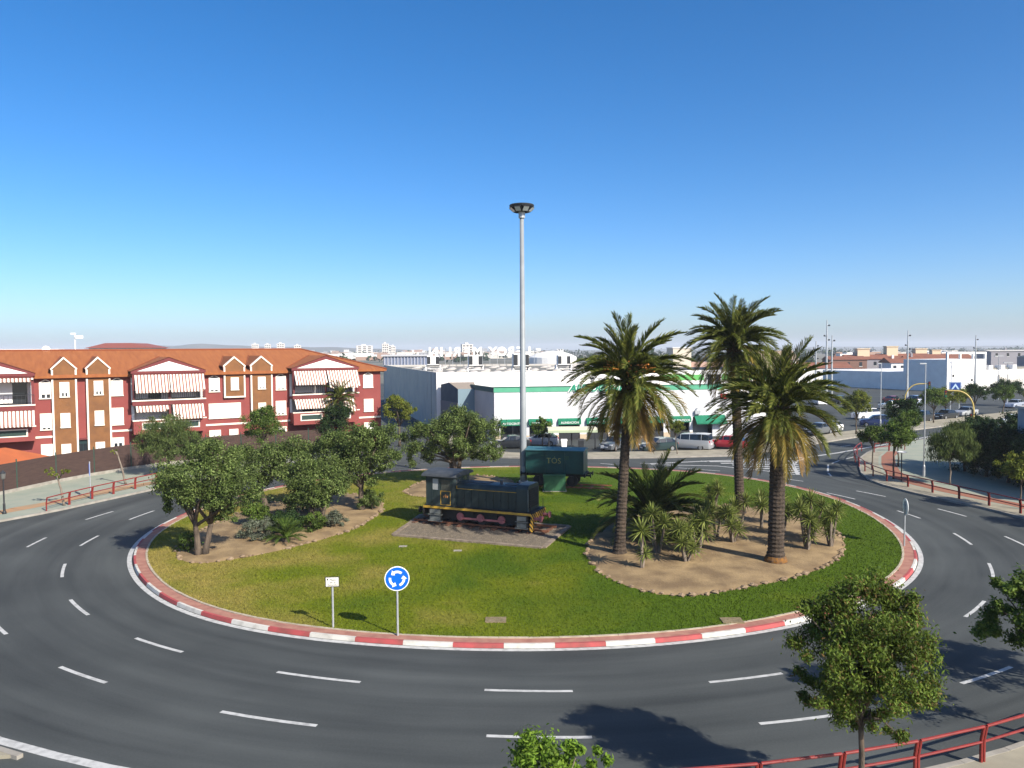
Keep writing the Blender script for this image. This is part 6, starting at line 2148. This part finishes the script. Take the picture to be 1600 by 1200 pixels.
for (x, y, w, h, l) in ((-252, 1500, 13, 25, "slim pale tower block left of the mirrored rooftop letters"), (-238, 1520, 9, 20, "lower block beside the slim pale tower"), (-640, 1900, 16, 30, "leftmost of the pale blocks above the roof ridge"), (-608, 1900, 14, 29, "middle one of the pale blocks above the roof ridge"),
                        (-578, 1900, 18, 31, "rightmost of the three close pale blocks above the roof ridge"), (-530, 1880, 16, 26, "single pale block right of the three above the ridge"), (-372, 1850, 38, 24, "wide pale slab block above the right half of the ridge"), (-310, 1850, 22, 24, "pale slab block next to the wide one above the ridge"),
                        (-1010, 1950, 22, 30, "white block on the left skyline between the gables"), (-90, 1400, 20, 22, "white stepped block left of the letters")):
    t = thing("tower_block", l, "tower block", (x, y, 0), R(12), "tower blocks on the skyline")
    MB().box(0, w, 0, w * .8, 0, h).box(w * .3, w * .6, w * .2, w * .5, h, h + 3).part("wall", M_tw, t)
    for k in range(4):
        for j in range(3):
            MB().box(w * (.1 + .3 * j), w * (.3 + .3 * j), -.2, 0, h - 4 - k * 4.5, h - 1.8 - k * 4.5).part("window", M_dglass, t)
# distant town and woods as masses, and low hills
def distant():
    rs = np.random.RandomState(12)
    mb = MB()
    for _ in range(620):
        y = rs.uniform(900, 2600)
        u = rs.uniform(-.72, .06)
        x = u * y
        w, h = rs.uniform(8, 26), rs.uniform(4, 9) + 10 * (u < -.3) * (y > 1800) * rs.rand()
        z = 0
        mb.box(x, x + w, y, y + 10, z, z + h + (y > 2200) * rs.uniform(0, 10), rs.randint(4))
    for _ in range(160):
        y = rs.uniform(330, 900)
        x = rs.uniform(.42, .72) * y
        mb.box(x, x + rs.uniform(6, 16), y, y + 8, 0, rs.uniform(3.5, 7.5), rs.randint(4))
    tag(mb.part("distant_town", [M_tw, mat("town_white", (.70, .68, .64), .9), mat("town_brick", (.34, .22, .16), .9), mat("town_grey", (.30, .30, .31), .9)]), "low white and brick houses of the far town along the horizon", "town", kind='stuff')
    C, Q = [], []
    for _ in range(700):
        y = rs.uniform(500, 3000)
        u = rs.uniform(-.8, .85)
        if -.2 < u < .1 and y < 700:
            continue
        C.append((u * y, y, rs.uniform(1.5, 4)))
        Q.append(rs.uniform(4, 9) * (1 + (y > 1500)))
    P = leaf_quads(np.array(C), np.array(Q), 26, 5.0, 3.5, rs, flat=.5)
    P[:, :, 2] = np.maximum(P[:, :, 2], -.05)
    tag(link("distant_woods", quads_mesh("distant_woods", P, LM_dark)), "dark tree belts scattered over the far plain", "woods", kind='stuff')
    h = MB()
    n = 90
    for (y0, hmax, x0, x1, sd) in ((3600, 62, -3400, -300, 1), (5200, 26, -1500, 5200, 2)):
        r2 = np.random.RandomState(sd)
        ph = r2.uniform(0, 6, 5)
        b = len(h.v)
        for i in range(n + 1):
            f = i / n
            x = x0 + (x1 - x0) * f
            e = sin(pi * min(1, f * 1.02)) ** .6
            z = hmax * e * (.62 + .16 * sin(7 * f + ph[0]) + .12 * sin(17 * f + ph[1]) + .07 * sin(41 * f + ph[2]) + .04 * sin(90 * f + ph[3]))
            h.v += [(x, y0 - 500, -1), (x, y0, z), (x, y0 + 900, z * .7), (x, y0 + 1800, -1)]
        for i in range(n):
            for k in range(3):
                a = b + i * 4 + k
                h.f.append((a, a + 4, a + 5, a + 1))
                h.m.append(0)
    struct(h.part("hills", mat("hill_scrub", (.055, .062, .05), .95, (.10, .095, .075), .01, 8)))
distant()

# ------------------------------------------------------------------ foreground trees and railing
tree("pepper_tree", "large glossy tree with reddish tips in the foreground at the lower right", (7.95, 17.3, .13), [(0, 0, 4.8, 1.2, 1.1, 1.0), (-.6, .1, 3.9, 1.1, 1.0, 1.0), (.75, 0, 3.7, 1.05, 1.0, 1.1), (.1, -.1, 2.9, 1.1, 1.0, .85), (-.9, .1, 2.95, .8, .7, .5), (.9, .2, 4.8, .65, .6, .6), (-.75, 0, 4.8, .7, .6, .6), (1.15, 0, 2.8, .6, .5, .55), (.4, 0, 2.2, .6, .5, .5)],
     2.6, .085, LM_pepper, M_bark, 230, 260, .105, .036, 81, hang=.4, rmin=.16, rmax=.34, limbs=18)
tree("street_tree", "fresh bright green treetop rising into the bottom edge of the picture", (.45, 12.9, .13), [(-.1, 0, 3.75, .55, .55, .75), (.5, 0, 3.85, .3, .3, .5), (-.1, 0, 3.1, .75, .7, .6), (1.05, .1, 3.65, .26, .26, .32), (.55, 0, 3.2, .5, .5, .5)],
     2.6, .05, LM_fresh, M_bark_pale, 85, 130, .10, .04, 82, rmin=.22, rmax=.4)
tree("street_tree", "leafy green tree cut by the right edge in the foreground", (15.15, 20.8, .13), [(0, 0, 3.4, 1.7, 1.6, 1.4), (-1.2, .4, 3.1, .95, .9, .9), (-1.4, .3, 3.95, .7, .7, .6), (.6, 0, 4.3, 1.3, 1.2, .9)],
     1.9, .09, LM_green, M_bark, 100, 240, .13, .06, 83, rmin=.15, rmax=.3, limbs=16)
tree("street_tree", "tree beyond the right edge whose shadow falls on the ring road", (19.6, 23.0, .13), [(0, 0, 3.5, 2.3, 2.1, 1.5), (-.8, 0, 4.6, 1.5, 1.4, 1.0), (1.2, 0, 3.2, 1.4, 1.4, 1.1), (-1.6, 0, 3.4, 1.2, 1.2, 1.0)],
     1.9, .1, LM_green, M_bark, 90, 190, .15, .07, 84, rmin=.14, rmax=.26)
rails([pol(32.82, a) for a in (-88.6, -84.7, -80.8, -76.9, -73.0, -69.1, -65.2, -61.3)], lambda i, n: "%s bay of the red guard rail in the foreground, counted from the left" % ORD[i], .13, "red guard rail in the foreground", .98)

# ------------------------------------------------------------------ the air between here and the horizon
hz = MB().box(-9000, 9000, -60, 9500, -1.2, 75).part("haze", None)
hz.data.materials.clear()
hm = bpy.data.materials.new("haze")
hm.use_nodes = True
hm.node_tree.nodes.clear()
ho = hm.node_tree.nodes.new("ShaderNodeOutputMaterial")
hv = hm.node_tree.nodes.new("ShaderNodeVolumePrincipled")
hv.inputs['Color'].default_value = (.86, .92, 1.0, 1)
hv.inputs['Density'].default_value = 0.00018
hv.inputs['Anisotropy'].default_value = 0.0
hm.node_tree.links.new(hv.outputs[0], ho.inputs['Volume'])
hz.data.materials.append(hm)
tag(hz, "thin pale air haze over the plain", "haze", kind='stuff')
